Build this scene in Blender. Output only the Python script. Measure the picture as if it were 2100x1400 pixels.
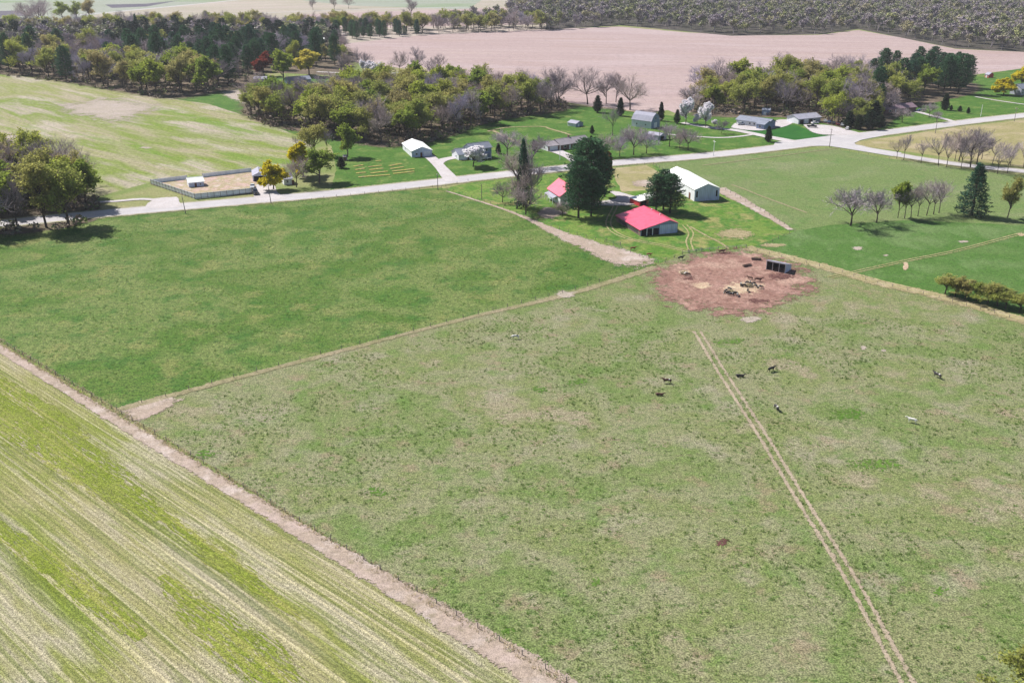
import bpy, bmesh, math, random
import numpy as np
from mathutils import Vector, Matrix, noise
from mathutils.geometry import delaunay_2d_cdt

scene = bpy.context.scene
for o in list(bpy.data.objects):
    bpy.data.objects.remove(o)
COL = scene.collection
R = math.radians

# ------------------------------------------------------------------ camera
F = 2000.0; H = 100.0
PITCH = math.atan(827.0 / F)
SP, CP = math.sin(PITCH), math.cos(PITCH)
cam_data = bpy.data.cameras.new('camera'); cam = bpy.data.objects.new('camera', cam_data)
COL.objects.link(cam); scene.camera = cam
cam_data.sensor_width = 36.0; cam_data.lens = 36.0 * F / 2100.0
cam_data.clip_start = 0.5; cam_data.clip_end = 20000
cam.location = (0, 0, H); cam.rotation_euler = (math.pi / 2 - PITCH, 0, 0)

# ------------------------------------------------------------------ sky, sun, exposure
SUN_EL = 47.0
SDX, SDY = 0.80, -0.60                      # direction in which shadows fall
world = bpy.data.worlds.new('World'); scene.world = world; world.use_nodes = True
wn = world.node_tree.nodes; wl = world.node_tree.links
sky = wn.new('ShaderNodeTexSky'); sky.sky_type = 'NISHITA'; sky.sun_disc = False
sky.sun_elevation = R(SUN_EL); sky.sun_rotation = math.atan2(-SDX, -SDY)
sky.air_density = 1.0; sky.dust_density = 1.0
wn['Background'].inputs['Strength'].default_value = 0.06
wl.new(sky.outputs[0], wn['Background'].inputs['Color'])
sd = bpy.data.lights.new('sun', 'SUN'); sd.energy = 5.0; sd.angle = R(0.5); sd.color = (1.0, 0.95, 0.88)
sun = bpy.data.objects.new('sun', sd); COL.objects.link(sun)
ce = math.cos(R(SUN_EL))
sun.rotation_euler = Vector((-SDX * ce, -SDY * ce, math.sin(R(SUN_EL)))).to_track_quat('Z', 'Y').to_euler()
sun.location = (-200, 200, 300)
scene.view_settings.view_transform = 'Standard'; scene.view_settings.look = 'None'
scene.view_settings.gamma = 1.0; scene.view_settings.exposure = 0.85

# ------------------------------------------------------------------ helpers
def G(px, py, z=0.0):
    """ground point seen at photo pixel (2100 x 1400)"""
    u = (px - 1050) / F; v = (py - 700) / F
    t = (H - z) / (SP + v * CP)
    return Vector((u * t, (CP - v * SP) * t, z))

def K(r, g, b, k=0.50):
    def f(c):
        c /= 255.0
        return (c / 12.92 if c <= 0.04045 else ((c + 0.055) / 1.055) ** 2.4) * k
    return (f(r), f(g), f(b), 1.0)

def tag(o, label=None, cat=None, group=None, kind=None):
    if label: o['label'] = label
    if cat: o['category'] = cat
    if group: o['group'] = group
    if kind: o['kind'] = kind
    return o

def link(o, parent=None):
    COL.objects.link(o)
    if parent is not None: o.parent = parent
    return o

def empty(name, loc, rz=0.0, sc=1.0):
    e = bpy.data.objects.new(name, None); e.empty_display_size = 0.5
    e.location = loc; e.rotation_euler = (0, 0, rz); e.scale = (sc, sc, sc)
    return link(e)

def meshobj(name, V, Fs, mats, parent=None, mi=None, smooth=False):
    me = bpy.data.meshes.new(name)
    me.from_pydata([tuple(v) for v in V], [], Fs)
    for m in (mats if isinstance(mats, (list, tuple)) else [mats]): me.materials.append(m)
    if mi is not None: me.polygons.foreach_set('material_index', mi)
    if smooth: me.polygons.foreach_set('use_smooth', [True] * len(Fs))
    me.update()
    return link(bpy.data.objects.new(name, me), parent)

class MB:
    def __init__(s): s.V = []; s.F = []; s.M = []
    def quad(s, a, b, c, d, m=0):
        n = len(s.V); s.V += [a, b, c, d]; s.F.append((n, n + 1, n + 2, n + 3)); s.M.append(m)
    def poly(s, pts, m=0):
        n = len(s.V); s.V += pts; s.F.append(tuple(range(n, n + len(pts)))); s.M.append(m)
    def box(s, x0, x1, y0, y1, z0, z1, m=0):
        n = len(s.V)
        s.V += [(x0, y0, z0), (x1, y0, z0), (x1, y1, z0), (x0, y1, z0), (x0, y0, z1), (x1, y0, z1), (x1, y1, z1), (x0, y1, z1)]
        for f in ((0, 3, 2, 1), (4, 5, 6, 7), (0, 1, 5, 4), (1, 2, 6, 5), (2, 3, 7, 6), (3, 0, 4, 7)):
            s.F.append(tuple(n + i for i in f)); s.M.append(m)
    def tube(s, p, q, r0, r1, k=3, m=0, cap=False):
        p = Vector(p); q = Vector(q); d = q - p
        if d.length < 1e-6: return
        d.normalize()
        a = d.orthogonal().normalized(); b = d.cross(a)
        n = len(s.V)
        for c, r in ((p, r0), (q, r1)):
            for i in range(k):
                t = 2 * math.pi * i / k
                v = c + (a * math.cos(t) + b * math.sin(t)) * r
                s.V.append((v.x, v.y, v.z))
        for i in range(k):
            j = (i + 1) % k
            s.F.append((n + i, n + j, n + k + j, n + k + i)); s.M.append(m)
        if cap:
            s.F.append(tuple(n + k + i for i in range(k))); s.M.append(m)
    def cyl(s, c, axis, r, h, k=10, m=0):
        c = Vector(c); ax = Vector(axis).normalized() * h / 2
        n = len(s.V); s.tube(c - ax, c + ax, r, r, k, m)
        s.F.append(tuple(n + k + i for i in range(k))); s.M.append(m)
        s.F.append(tuple(n + i for i in reversed(range(k)))); s.M.append(m)
    def build(s, name, mats, parent=None, smooth=False):
        return meshobj(name, s.V, s.F, mats, parent, s.M, smooth)

# ------------------------------------------------------------------ materials
def newmat(name):
    m = bpy.data.materials.new(name); m.use_nodes = True
    return m, m.node_tree, m.node_tree.nodes['Principled BSDF']

class NT:
    def __init__(s, nt): s.nt = nt
    def n(s, t): return s.nt.nodes.new(t)
    def l(s, a, b): s.nt.links.new(a, b)
    def pos(s, obj=False):
        if obj:
            return s.n('ShaderNodeTexCoord').outputs['Object']
        return s.n('ShaderNodeNewGeometry').outputs['Position']
    def mapped(s, src, ang=0.0, sc=(1, 1, 1), loc=(0, 0, 0)):
        m1 = s.n('ShaderNodeMapping'); m1.inputs['Rotation'].default_value = (0, 0, -ang); s.l(src, m1.inputs[0])
        m2 = s.n('ShaderNodeMapping'); m2.inputs['Scale'].default_value = sc; m2.inputs['Location'].default_value = loc
        s.l(m1.outputs[0], m2.inputs[0]); return m2.outputs[0]
    def noise(s, vec, scale, detail=3, rough=0.55, dist=0.0):
        t = s.n('ShaderNodeTexNoise'); t.inputs['Scale'].default_value = scale
        t.inputs['Detail'].default_value = detail; t.inputs['Roughness'].default_value = rough
        t.inputs['Distortion'].default_value = dist
        s.l(vec, t.inputs['Vector']); return t.outputs[0]
    def ramp(s, fac, stops):
        r = s.n('ShaderNodeValToRGB'); e = r.color_ramp.elements
        while len(e) < len(stops): e.new(0.5)
        for k, (p, c) in enumerate(stops):
            e[k].position = p; e[k].color = c if len(c) == 4 else (*c, 1)
        s.l(fac, r.inputs[0]); return r.outputs[0]
    def step(s, fac, a, b, inv=False):
        m = s.n('ShaderNodeMapRange'); m.interpolation_type = 'SMOOTHSTEP'
        m.inputs['From Min'].default_value = a; m.inputs['From Max'].default_value = b
        if inv: m.inputs['To Min'].default_value = 1; m.inputs['To Max'].default_value = 0
        s.l(fac, m.inputs[0]); return m.outputs[0]
    def math(s, op, a, b=None):
        m = s.n('ShaderNodeMath'); m.operation = op
        for i, x in enumerate((a, b)):
            if x is None: continue
            if isinstance(x, (int, float)): m.inputs[i].default_value = x
            else: s.l(x, m.inputs[i])
        return m.outputs[0]
    def mix(s, fac, a, b, mode='MIX'):
        m = s.n('ShaderNodeMix'); m.data_type = 'RGBA'; m.blend_type = mode
        for i, x in ((0, fac), (6, a), (7, b)):
            if isinstance(x, (int, float)): m.inputs[i].default_value = x
            elif isinstance(x, tuple): m.inputs[i].default_value = x
            else: s.l(x, m.inputs[i])
        return m.outputs[2]

def soil_mat(name, cols, big=60, over=(), fine=(1.6, 0.35), grain=(6.0, 0.25), rows=None, alpha=None, bump=0.3, ang=0.0, aniso=(1, 1), lo=0.36, hi=0.64, dist=0.0, drill=None, seed=0):
    """ground cover: a broad colour field + patches `over` + fine tuft value noise + optional seed rows.
    over = [(size_m, lo, hi, colour, strength, (anisox, anisoy))]"""
    m, nt, bs = newmat(name); T = NT(nt)
    p = T.pos()
    v = T.mapped(p, ang, (aniso[0], aniso[1], 1), (seed * 13.7, seed * 7.1, 0))
    f = T.noise(v, 1.0 / big, 5, 0.6, dist)
    n = len(cols)
    c = T.ramp(f, [(lo + (hi - lo) * i / max(1, n - 1), cols[i]) for i in range(n)])
    for k, (size, a, b, colr, st, an) in enumerate(over):
        vv = T.mapped(p, ang, (an[0], an[1], 1), (k * 31.3 + seed * 5.3, 17.7 * k, 0))
        g = T.math('MULTIPLY', T.step(T.noise(vv, 1.0 / size, 4, 0.62), a, b), st)
        c = T.mix(g, c, colr)
    if rows:
        for (sp, along, st, colr, lo_, hi_) in rows:
            vv = T.mapped(p, ang, (1.0 / along, 1.0 / sp, 1))
            g = T.math('MULTIPLY', T.step(T.noise(vv, 1.0, 2, 0.5), lo_, hi_), st)
            c = T.mix(g, c, colr)
    if drill:
        dv = T.n('ShaderNodeSeparateXYZ'); T.l(T.mapped(p, ang), dv.inputs[0])
        wob = T.math('MULTIPLY', T.noise(p, .12, 2), .9)
        fr = T.math('FRACT', T.math('DIVIDE', T.math('ADD', dv.outputs[1], wob), drill[0]))
        tri = T.math('ABSOLUTE', T.math('SUBTRACT', fr, .5))
        c = T.mix(1.0, c, T.ramp(tri, [(.12, (1 - drill[1],) * 3), (.34, (1 + drill[1] * .5,) * 3)]), 'MULTIPLY')
    fn = T.noise(p, fine[0] * .6, 6, 0.8)
    c = T.mix(1.0, c, T.ramp(fn, [(0.36, (1 - fine[1],) * 3), (0.5, (1.0,) * 3), (0.64, (1 + fine[1] * .8,) * 3)]), 'MULTIPLY')
    gn = T.noise(p, grain[0], 2, 0.6)
    c = T.mix(1.0, c, T.ramp(gn, [(0.36, (1 - grain[1],) * 3), (0.64, (1 + grain[1],) * 3)]), 'MULTIPLY')
    nt.links.new(c, bs.inputs['Base Color'])
    bs.inputs['Roughness'].default_value = 0.95
    bs.inputs['Specular IOR Level'].default_value = 0.1
    if bump:
        b = T.n('ShaderNodeBump'); b.inputs['Strength'].default_value = bump; b.inputs['Distance'].default_value = 0.25
        T.l(fn, b.inputs['Height']); T.l(b.outputs[0], bs.inputs['Normal'])
    if alpha:
        uv = T.n('ShaderNodeUVMap'); sx = T.n('ShaderNodeSeparateXYZ'); T.l(uv.outputs[0], sx.inputs[0])
        e = T.math('ABSOLUTE', sx.outputs[0])
        ga = alpha.get('ganiso', 1.0); pg = T.mapped(p, ang, (ga, 1, 1)) if ga != 1.0 else p
        nz = T.noise(pg, alpha.get('scale', 0.6), 4, 0.7)
        if alpha.get('ruts'):
            w = alpha.get('w', 0.22)
            dd = T.math('ABSOLUTE', T.math('SUBTRACT', e, 0.6))
            val = T.math('SUBTRACT', 1.0, T.math('DIVIDE', dd, w))
            val = T.math('ADD', val, T.math('MULTIPLY', T.math('SUBTRACT', nz, 0.5), 2.2))
            al = T.step(val, 0.1, 0.7)
            al = T.math('MULTIPLY', al, alpha.get('max', 0.9))
        else:
            val = T.math('SUBTRACT', 1.0, e)
            k = alpha.get('soft', 2.0)
            val = T.math('ADD', T.math('MULTIPLY', val, k), T.math('MULTIPLY', T.math('SUBTRACT', nz, 0.5), alpha.get('amp', 2.2)))
            al = T.math('MULTIPLY', T.step(val, 0.1, 0.9), alpha.get('max', 1.0))
            # keep the very edge clear
            al = T.math('MULTIPLY', al, T.step(e, 0.85, 1.0, True))
        # worn through in tufts, not see-through: cut by a fine grain
        gr = T.n('ShaderNodeMapRange'); gr.inputs['From Min'].default_value = .34; gr.inputs['From Max'].default_value = .66
        gr.inputs['To Min'].default_value = .02; gr.inputs['To Max'].default_value = .98; T.l(T.noise(pg, alpha.get('grit', 2.6), 3, 0.75), gr.inputs[0])
        al = T.math('GREATER_THAN', al, gr.outputs[0])
        nt.links.new(al, bs.inputs['Alpha'])
    return m

def leaf_mat(name, cols, tr=0.25, var=0.35, nscale=0.35):
    """foliage: per-tree colour from object random, clumps from noise"""
    m, nt, bs = newmat(name); T = NT(nt)
    oi = T.n('ShaderNodeObjectInfo')
    c = T.ramp(oi.outputs['Random'], [(i / max(1, len(cols) - 1), cols[i]) for i in range(len(cols))])
    nz = T.noise(T.pos(), nscale, 3, 0.6)
    c = T.mix(1.0, c, T.ramp(nz, [(0.3, (1 - var,) * 3), (0.7, (1 + var,) * 3)]), 'MULTIPLY')
    nz2 = T.noise(T.pos(), 1.8, 2, 0.7)
    c = T.mix(1.0, c, T.ramp(nz2, [(0.3, (0.75,) * 3), (0.7, (1.25,) * 3)]), 'MULTIPLY')
    nt.links.new(c, bs.inputs['Base Color'])
    bs.inputs['Roughness'].default_value = 0.8; bs.inputs['Specular IOR Level'].default_value = 0.15
    if tr:
        t = T.n('ShaderNodeBsdfTranslucent'); nt.links.new(c, t.inputs['Color'])
        mx = T.n('ShaderNodeMixShader'); mx.inputs[0].default_value = tr
        nt.links.new(bs.outputs[0], mx.inputs[1]); nt.links.new(t.outputs[0], mx.inputs[2])
        nt.links.new(mx.outputs[0], nt.nodes['Material Output'].inputs[0])
    return m

def paint_mat(name, col, rough=0.6, lines=0.0, spacing=0.9, dirt=0.15, metal=0.0, horiz=False, spec=0.3):
    m, nt, bs = newmat(name); T = NT(nt)
    p = T.pos(True)
    nz = T.noise(T.mapped(p, 0, (0.5, 0.5, 0.15)), 1.3, 4, 0.65)
    c = T.mix(1.0, col, T.ramp(nz, [(0.3, (1 - dirt,) * 3), (0.65, (1 + dirt * .4,) * 3)]), 'MULTIPLY')
    if lines:
        sx = T.n('ShaderNodeSeparateXYZ'); T.l(p, sx.inputs[0])
        src = sx.outputs[2] if horiz else T.math('ADD', sx.outputs[0], sx.outputs[1])
        fr = T.math('FRACT', T.math('DIVIDE', src, spacing))
        ln = T.math('MULTIPLY', T.math('LESS_THAN', fr, 0.16), lines)
        c = T.mix(ln, c, (0.03, 0.035, 0.05, 1))
    nt.links.new(c, bs.inputs['Base Color'])
    bs.inputs['Roughness'].default_value = rough; bs.inputs['Metallic'].default_value = metal
    bs.inputs['Specular IOR Level'].default_value = spec
    return m

g = K
M = {}
M['base'] = soil_mat('meadow', [g(160, 164, 112), g(134, 154, 84), g(176, 170, 124)], 60)
M['pasture_w'] = soil_mat('pasture_green', [g(122, 140, 76), g(94, 128, 52), g(132, 147, 86), g(102, 134, 60)], 42,
    over=[(9, .5, .68, g(66, 118, 46), .65, (1, 1)), (3.0, .55, .7, g(58, 104, 38), .6, (1, 1)), (14, .54, .68, g(152, 154, 96), .65, (1, 1)), (1.4, .54, .64, g(56, 100, 36), .7, (1, 1.3))], fine=(1.5, .48), grain=(2.5, .45), seed=1)
M['pasture_m'] = soil_mat('pasture_grey_green', [g(147, 152, 108), g(127, 146, 86), g(155, 156, 120), g(137, 149, 94), g(168, 160, 132)], 38,
    over=[(11, .54, .70, g(108, 144, 66), .6, (1, 1)), (16, .54, .70, g(174, 166, 146), .65, (1, 1)), (8, .56, .68, g(168, 146, 126), .5, (1, 1)), (2.6, .57, .66, g(96, 130, 60), .6, (1, 1.5)), (1.1, .60, .68, g(66, 98, 44), .8, (1, 1.4)), (0.7, .66, .72, g(200, 200, 170), .6, (1, 1))], fine=(1.9, .42), grain=(3.5, .5), seed=2)
M['pasture_ne'] = soil_mat('pasture_ne_green', [g(136, 150, 100), g(126, 148, 88), g(146, 156, 112)], 45,
    over=[(12, .52, .68, g(98, 142, 66), .5, (1, 1)), (7, .62, .72, g(168, 166, 112), .5, (1, 1))], fine=(1.2, .34), grain=(2.5, .3), seed=3)
M['green_e'] = soil_mat('lush_green', [g(106, 138, 74), g(90, 130, 58), g(118, 146, 88)], 30,
    over=[(10, .54, .66, g(122, 152, 92), .6, (1, .5)), (4, .58, .7, g(60, 118, 44), .5, (1, 1))], fine=(1.3, .38), grain=(2.5, .3), seed=4)
M['lawn'] = soil_mat('lawn_green', [g(98, 136, 56), g(80, 124, 46), g(118, 146, 70)], 16,
    over=[(7, .56, .68, g(150, 160, 92), .6, (1, 1)), (3, .6, .7, g(50, 104, 30), .6, (1, 1))], fine=(1.2, .42), seed=5)
M['lawn_dark'] = soil_mat('lawn_dark', [g(48, 110, 44), g(58, 122, 46)], 10, fine=(.9, .2), seed=6)
M['yard_grass'] = soil_mat('farmyard_grass', [g(96, 142, 52), g(134, 158, 76), g(86, 136, 52), g(164, 164, 102)], 14,
    over=[(6, .55, .68, g(160, 156, 104), .6, (1, 1)), (4, .6, .7, g(70, 126, 44), .6, (1, 1))], fine=(1.3, .42), seed=7)
FA = math.atan2(*( (lambda a, b: (b.y - a.y, b.x - a.x))(G(0, 703), G(1119, 1374)) ))
M['crop'] = soil_mat('winter_crop', [g(184, 176, 140), g(166, 166, 108), g(190, 183, 156), g(150, 158, 84), g(174, 170, 120), g(186, 178, 148)], 26,
    over=[(16, .56, .68, g(128, 152, 46), .7, (.12, 1)), (9, .57, .68, g(192, 184, 164), .6, (.12, 1)), (4, .58, .7, g(134, 152, 50), .5, (.1, 1))],
    rows=[(1.3, 60, .55, g(122, 136, 66), .5, .6), (0.8, 40, .45, g(216, 206, 176), .52, .62), (1.6, 260, .6, g(216, 206, 166), .64, .68), (2.2, 200, .5, g(104, 122, 50), .66, .72)],
    fine=(2.4, .38), grain=(5, .55), ang=FA, aniso=(.22, 1), drill=(.85, .13), seed=8)
M['crop_n'] = soil_mat('north_crop', [g(188, 178, 152), g(158, 164, 98), g(182, 174, 142), g(136, 156, 66), g(190, 180, 160)], 44,
    over=[(26, .54, .64, g(118, 156, 40), .75, (.22, 1)), (18, .53, .64, g(204, 192, 178), .8, (.25, 1))], rows=[(3.5, 80, .35, g(140, 164, 62), .5, .62)],
    fine=(.9, .4), grain=(2, .3), ang=math.atan2(G(620, 275).y - G(190, 180).y, G(620, 275).x - G(190, 180).x), aniso=(.22, 1), dist=.4, seed=9)
M['till'] = soil_mat('tilled_pink', [g(205, 183, 182), g(196, 173, 172), g(212, 192, 194)], 110,
    over=[(50, .52, .7, g(192, 166, 156), .5, (.3, 1))], rows=[(9, 300, .3, g(220, 200, 192), .5, .65)], fine=(.35, .16), grain=(1.2, .2), ang=R(-9), aniso=(.3, 1), bump=0, seed=10)
M['tan'] = soil_mat('tan_stubble', [g(192, 178, 140), g(170, 164, 112), g(200, 184, 152)], 26,
    over=[(18, .55, .7, g(160, 160, 96), .6, (1, 1))], fine=(.8, .16), seed=11)
M['far_tan'] = soil_mat('far_tan', [g(206, 192, 184), g(190, 182, 164), g(212, 198, 190)], 160, over=[(90, .55, .7, g(172, 176, 140), .5, (.4, 1))], fine=(.2, .1), ang=R(20), aniso=(.3, 1), bump=0, seed=12)
M['far_green'] = soil_mat('far_grey_green', [g(168, 176, 158), g(178, 184, 172), g(150, 170, 132)], 150, fine=(.2, .1), aniso=(.4, 1), bump=0, seed=13)
M['far_dark'] = soil_mat('far_dark_soil', [g(104, 100, 118), g(128, 122, 132)], 120, fine=(.2, .1), aniso=(.3, 1), bump=0, seed=14)
M['mud'] = soil_mat('mud_lot', [g(190, 152, 140), g(172, 134, 122), g(202, 168, 152)], 12,
    over=[(7, .5, .64, g(146, 108, 98), .6, (1, 1)), (3, .56, .68, g(208, 176, 160), .6, (1, 1)), (1.5, .58, .66, g(104, 74, 74), .6, (1, 1))], fine=(1.5, .42), alpha=dict(soft=2.2, amp=2.2, scale=.2, grit=1.8), seed=15)
M['hay'] = soil_mat('strewn_hay', [g(230, 208, 176), g(214, 184, 158), g(238, 220, 190)], 5, fine=(2, .35), alpha=dict(soft=1.6, amp=2.6, scale=.45, max=.9, grit=1.6), seed=16)
M['dirt'] = soil_mat('pink_dirt', [g(210, 190, 180), g(192, 174, 158), g(220, 204, 196)], 9,
    over=[(3, .56, .7, g(160, 150, 120), .5, (1, 1))], fine=(1.6, .22), grain=(6, .25), alpha=dict(soft=1.8, amp=1.8, scale=.4, grit=2.4), seed=17)
M['tandirt'] = soil_mat('tan_path', [g(196, 182, 146), g(180, 168, 126), g(208, 192, 160)], 7, fine=(1.6, .25), alpha=dict(soft=2.0, amp=3.2, scale=.6, max=.8, grit=2.0), seed=18)
M['pale'] = soil_mat('bare_patch', [g(206, 192, 184), g(196, 184, 168)], 9, fine=(1.2, .2), alpha=dict(soft=1.3, amp=1.6, scale=.15, max=.85, grit=1.2), seed=19)
M['greenpatch'] = soil_mat('green_patch', [g(96, 138, 52), g(114, 148, 66)], 9, fine=(1.2, .4), alpha=dict(soft=1.2, amp=2.4, scale=.3, max=.6, grit=1.4), seed=20)
M['limepatch'] = soil_mat('lime_patch', [g(112, 152, 20), g(128, 158, 40)], 9, fine=(2.0, .3), grain=(6, .35), ang=FA, rows=[(0.8, 40, .4, g(176, 172, 90), .5, .62)], alpha=dict(soft=1.4, amp=1.6, scale=.12, max=.75), seed=20)
M['ruts'] = soil_mat('wheel_ruts', [g(206, 190, 168), g(190, 174, 152)], 7, fine=(1.6, .22), alpha=dict(ruts=True, w=.42, scale=.7, max=.85, grit=3.2), seed=21)
M['rutslight'] = soil_mat('wheel_ruts_pale', [g(206, 196, 150), g(188, 180, 128)], 7, fine=(1.6, .25), alpha=dict(ruts=True, w=.34, scale=.8, max=.8), seed=22)
M['road'] = soil_mat('chip_seal_road', [g(224, 220, 224), g(214, 210, 214), g(230, 226, 228)], 14, over=[(5, .56, .7, g(200, 196, 204), .5, (.3, 1))], fine=(1.2, .06), grain=(5, .08), rows=[(1.6, 300, .5, g(204, 200, 206), .5, .62), (1.1, 200, .35, g(240, 236, 238), .55, .66)], bump=0, ang=R(23), seed=23)
M['verge'] = soil_mat('gravel_verge', [g(196, 190, 170), g(164, 162, 120)], 5, fine=(1.2, .25), alpha=dict(soft=4, amp=3, scale=.8), seed=24)
M['gravel'] = soil_mat('pale_gravel', [g(232, 226, 230), g(218, 210, 210)], 6, fine=(1.5, .1), bump=.1, alpha=dict(soft=9, amp=2.6, scale=.7), seed=25)
M['yarddirt'] = soil_mat('yard_dirt', [g(222, 192, 184), g(214, 188, 172), g(192, 180, 142), g(226, 206, 198)], 7,
    over=[(3, .55, .68, g(166, 158, 110), .6, (1, 1)), (2, .62, .7, g(132, 112, 96), .5, (1, 1))], fine=(1.2, .25), seed=26)
M['litter'] = soil_mat('leaf_litter', [g(138, 120, 108), g(116, 106, 86), g(150, 130, 118)], 12, over=[(5, .55, .7, g(84, 104, 56), .5, (1, 1))], fine=(.8, .35), alpha=dict(soft=8, amp=3, scale=.2), seed=27)
M['garden'] = soil_mat('garden_bed', [g(176, 158, 126), g(196, 190, 100), g(150, 130, 104)], 2.2, fine=(1.5, .3), seed=28)
M['faint'] = soil_mat('worn_grass', [g(182, 170, 140), g(166, 160, 120)], 7, fine=(1.6, .25), alpha=dict(soft=2.0, amp=3.2, scale=.7, max=.8), seed=18)
M['dung'] = soil_mat('dark_muck', [g(128, 90, 86), g(108, 74, 70)], 3, fine=(2, .3), alpha=dict(soft=1.3, amp=2.6, scale=.5, max=.75), seed=29)

M['bark'] = leaf_mat('bark', [g(112, 98, 94), g(92, 80, 74), g(126, 114, 112)], tr=0, var=.2, nscale=1)
M['bark_dark'] = leaf_mat('bark_dark', [g(92, 76, 68), g(110, 96, 86)], tr=0, var=.2, nscale=1)
M['twig'] = leaf_mat('twigs', [g(162, 150, 158, 1.0), g(138, 128, 134, 1.0), g(170, 154, 150, 1.0), g(150, 144, 166, 1.05)], tr=0, var=.22)
M['twig_olive'] = leaf_mat('twigs_olive', [g(146, 138, 100, .85), g(136, 126, 110, .85)], tr=0, var=.2)
M['bud'] = leaf_mat('bud_leaves', [g(152, 158, 68, 1.1), g(140, 148, 76, 1.1), g(166, 158, 96, 1.0), g(130, 146, 62, 1.1), g(170, 156, 110, 1.0), g(150, 162, 60, 1.15)], tr=.5)
M['leafg'] = leaf_mat('spring_leaves', [g(140, 154, 62, 1.0), g(124, 144, 62, 1.0), g(152, 160, 64, 1.0)], tr=.5)
M['yellow'] = leaf_mat('yellow_leaves', [g(222, 206, 34, .8), g(210, 196, 40, .8)], tr=.4, var=.25)
M['paleyellow'] = leaf_mat('pale_yellow_leaves', [g(226, 216, 110, .8), g(214, 200, 88, .8)], tr=.4, var=.25)
M['red'] = leaf_mat('red_leaves', [g(142, 66, 52, .8), g(126, 62, 50, .8)], tr=.4)
M['rust'] = leaf_mat('rust_leaves', [g(112, 66, 46, .8), g(96, 66, 50, .8)], tr=.4)
M['white'] = leaf_mat('blossom', [g(250, 248, 250, .85), g(244, 240, 246, .85)], tr=.3, var=.12)
M['needle'] = leaf_mat('pine_needles', [g(66, 106, 72, .85), g(78, 114, 76, .85), g(62, 98, 82, .85)], tr=.2, var=.4)
M['needle_blue'] = leaf_mat('spruce_needles', [g(64, 104, 82, .85), g(56, 92, 72, .85)], tr=.2, var=.4)
M['cedar'] = leaf_mat('cedar_foliage', [g(52, 78, 50), g(64, 80, 44)], tr=.05, var=.35)
M['tuft'] = leaf_mat('tuft_grass', [g(104, 136, 62, .85), g(118, 146, 74, .85)], tr=.45, var=.5, nscale=.08)
M['deadgrass'] = leaf_mat('dry_grass', [g(206, 192, 160, .9), g(190, 176, 140, .9)], tr=.2, var=.3)

WHT = (.78, .79, .82, 1)
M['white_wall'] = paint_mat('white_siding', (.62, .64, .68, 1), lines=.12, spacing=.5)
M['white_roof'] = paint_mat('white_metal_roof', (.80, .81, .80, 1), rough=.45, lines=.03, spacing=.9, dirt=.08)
M['steel_shade_wall'] = paint_mat('white_steel_shade_tint', (.50, .56, .74, 1), lines=.22, spacing=.8, dirt=.2)  # bluish white: paints the shade on gables of white buildings
M['blue_or_shaded_wall'] = paint_mat('blue_siding_and_gable_shade', (.22, .28, .42, 1), lines=.15, spacing=.3, horiz=True)  # real blue siding; on gable ends it paints their blue shade
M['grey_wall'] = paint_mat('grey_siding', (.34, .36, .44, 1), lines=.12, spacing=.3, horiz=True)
M['redroof'] = paint_mat('red_metal_roof', (.62, .085, .15, 1), rough=.35, lines=.22, spacing=.9, dirt=.28, spec=.5)
M['redpaint'] = paint_mat('red_paint', (.55, .04, .05, 1), lines=.12, spacing=.5)
M['shingle_grey'] = paint_mat('grey_shingles', (.19, .21, .27, 1), rough=.9, lines=.10, spacing=.35)
M['shingle_lav'] = paint_mat('lavender_shingles', (.29, .29, .36, 1), rough=.9, lines=.08, spacing=.35)
M['shingle_brown'] = paint_mat('brown_shingles', (.26, .235, .26, 1), rough=.9, lines=.08, spacing=.35)
M['shingle_purple'] = paint_mat('purple_brown_shingles', (.19, .13, .16, 1), rough=.9, lines=.08, spacing=.35)
M['brick'] = paint_mat('brick', (.19, .11, .10, 1), rough=.9, lines=.12, spacing=.25, horiz=True)
M['darkwood_and_shade'] = paint_mat('weathered_wood_and_shade', (.05, .04, .04, 1), rough=.9, lines=.4, spacing=.6)  # dark wood; inside the cattle shelter it stands for painted shade
M['brownwood'] = paint_mat('brown_wood', (.16, .11, .09, 1), rough=.9, lines=.2, spacing=.3)
M['greywood'] = paint_mat('grey_wood', (.22, .19, .19, 1), rough=.9, dirt=.3)
M['fencewall'] = paint_mat('pale_fence_boards', (.80, .84, .90, 1), lines=.10, spacing=.6)
M['void'] = paint_mat('painted_dark_interior', (.015, .014, .018, 1), rough=1)  # near-black paint standing for shade inside openings
M['trim'] = paint_mat('white_trim', (.75, .75, .77, 1), dirt=.05)
M['pane'] = paint_mat('window_glass', (.03, .04, .06, 1), rough=.12, dirt=0, spec=.8)
M['doorw'] = paint_mat('garage_door_white', (.66, .68, .74, 1), lines=.15, spacing=.55, horiz=True, dirt=.06)
M['doorb'] = paint_mat('brown_door', (.12, .05, .035, 1))
M['wire'] = paint_mat('fence_wire', (.2, .19, .19, 1))
M['tyre'] = paint_mat('tyre_rubber', (.02, .02, .02, 1), rough=.9)
M['rim'] = paint_mat('wheel_rim', (.5, .5, .52, 1), rough=.3, metal=.6)
for n_, c_ in dict(black=(.02, .02, .025, 1), silver=(.5, .52, .55, 1), white=(.75, .75, .76, 1), blue=(.06, .09, .2, 1), darkred=(.2, .03, .03, 1)).items():
    M['car_' + n_] = paint_mat('car_paint_' + n_, c_, rough=.25, dirt=.03, spec=.7)
M['lamp_r'] = paint_mat('tail_lamp', (.4, .02, .02, 1), rough=.2)
M['lamp_w'] = paint_mat('head_lamp', (.8, .8, .8, 1), rough=.15)

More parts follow.
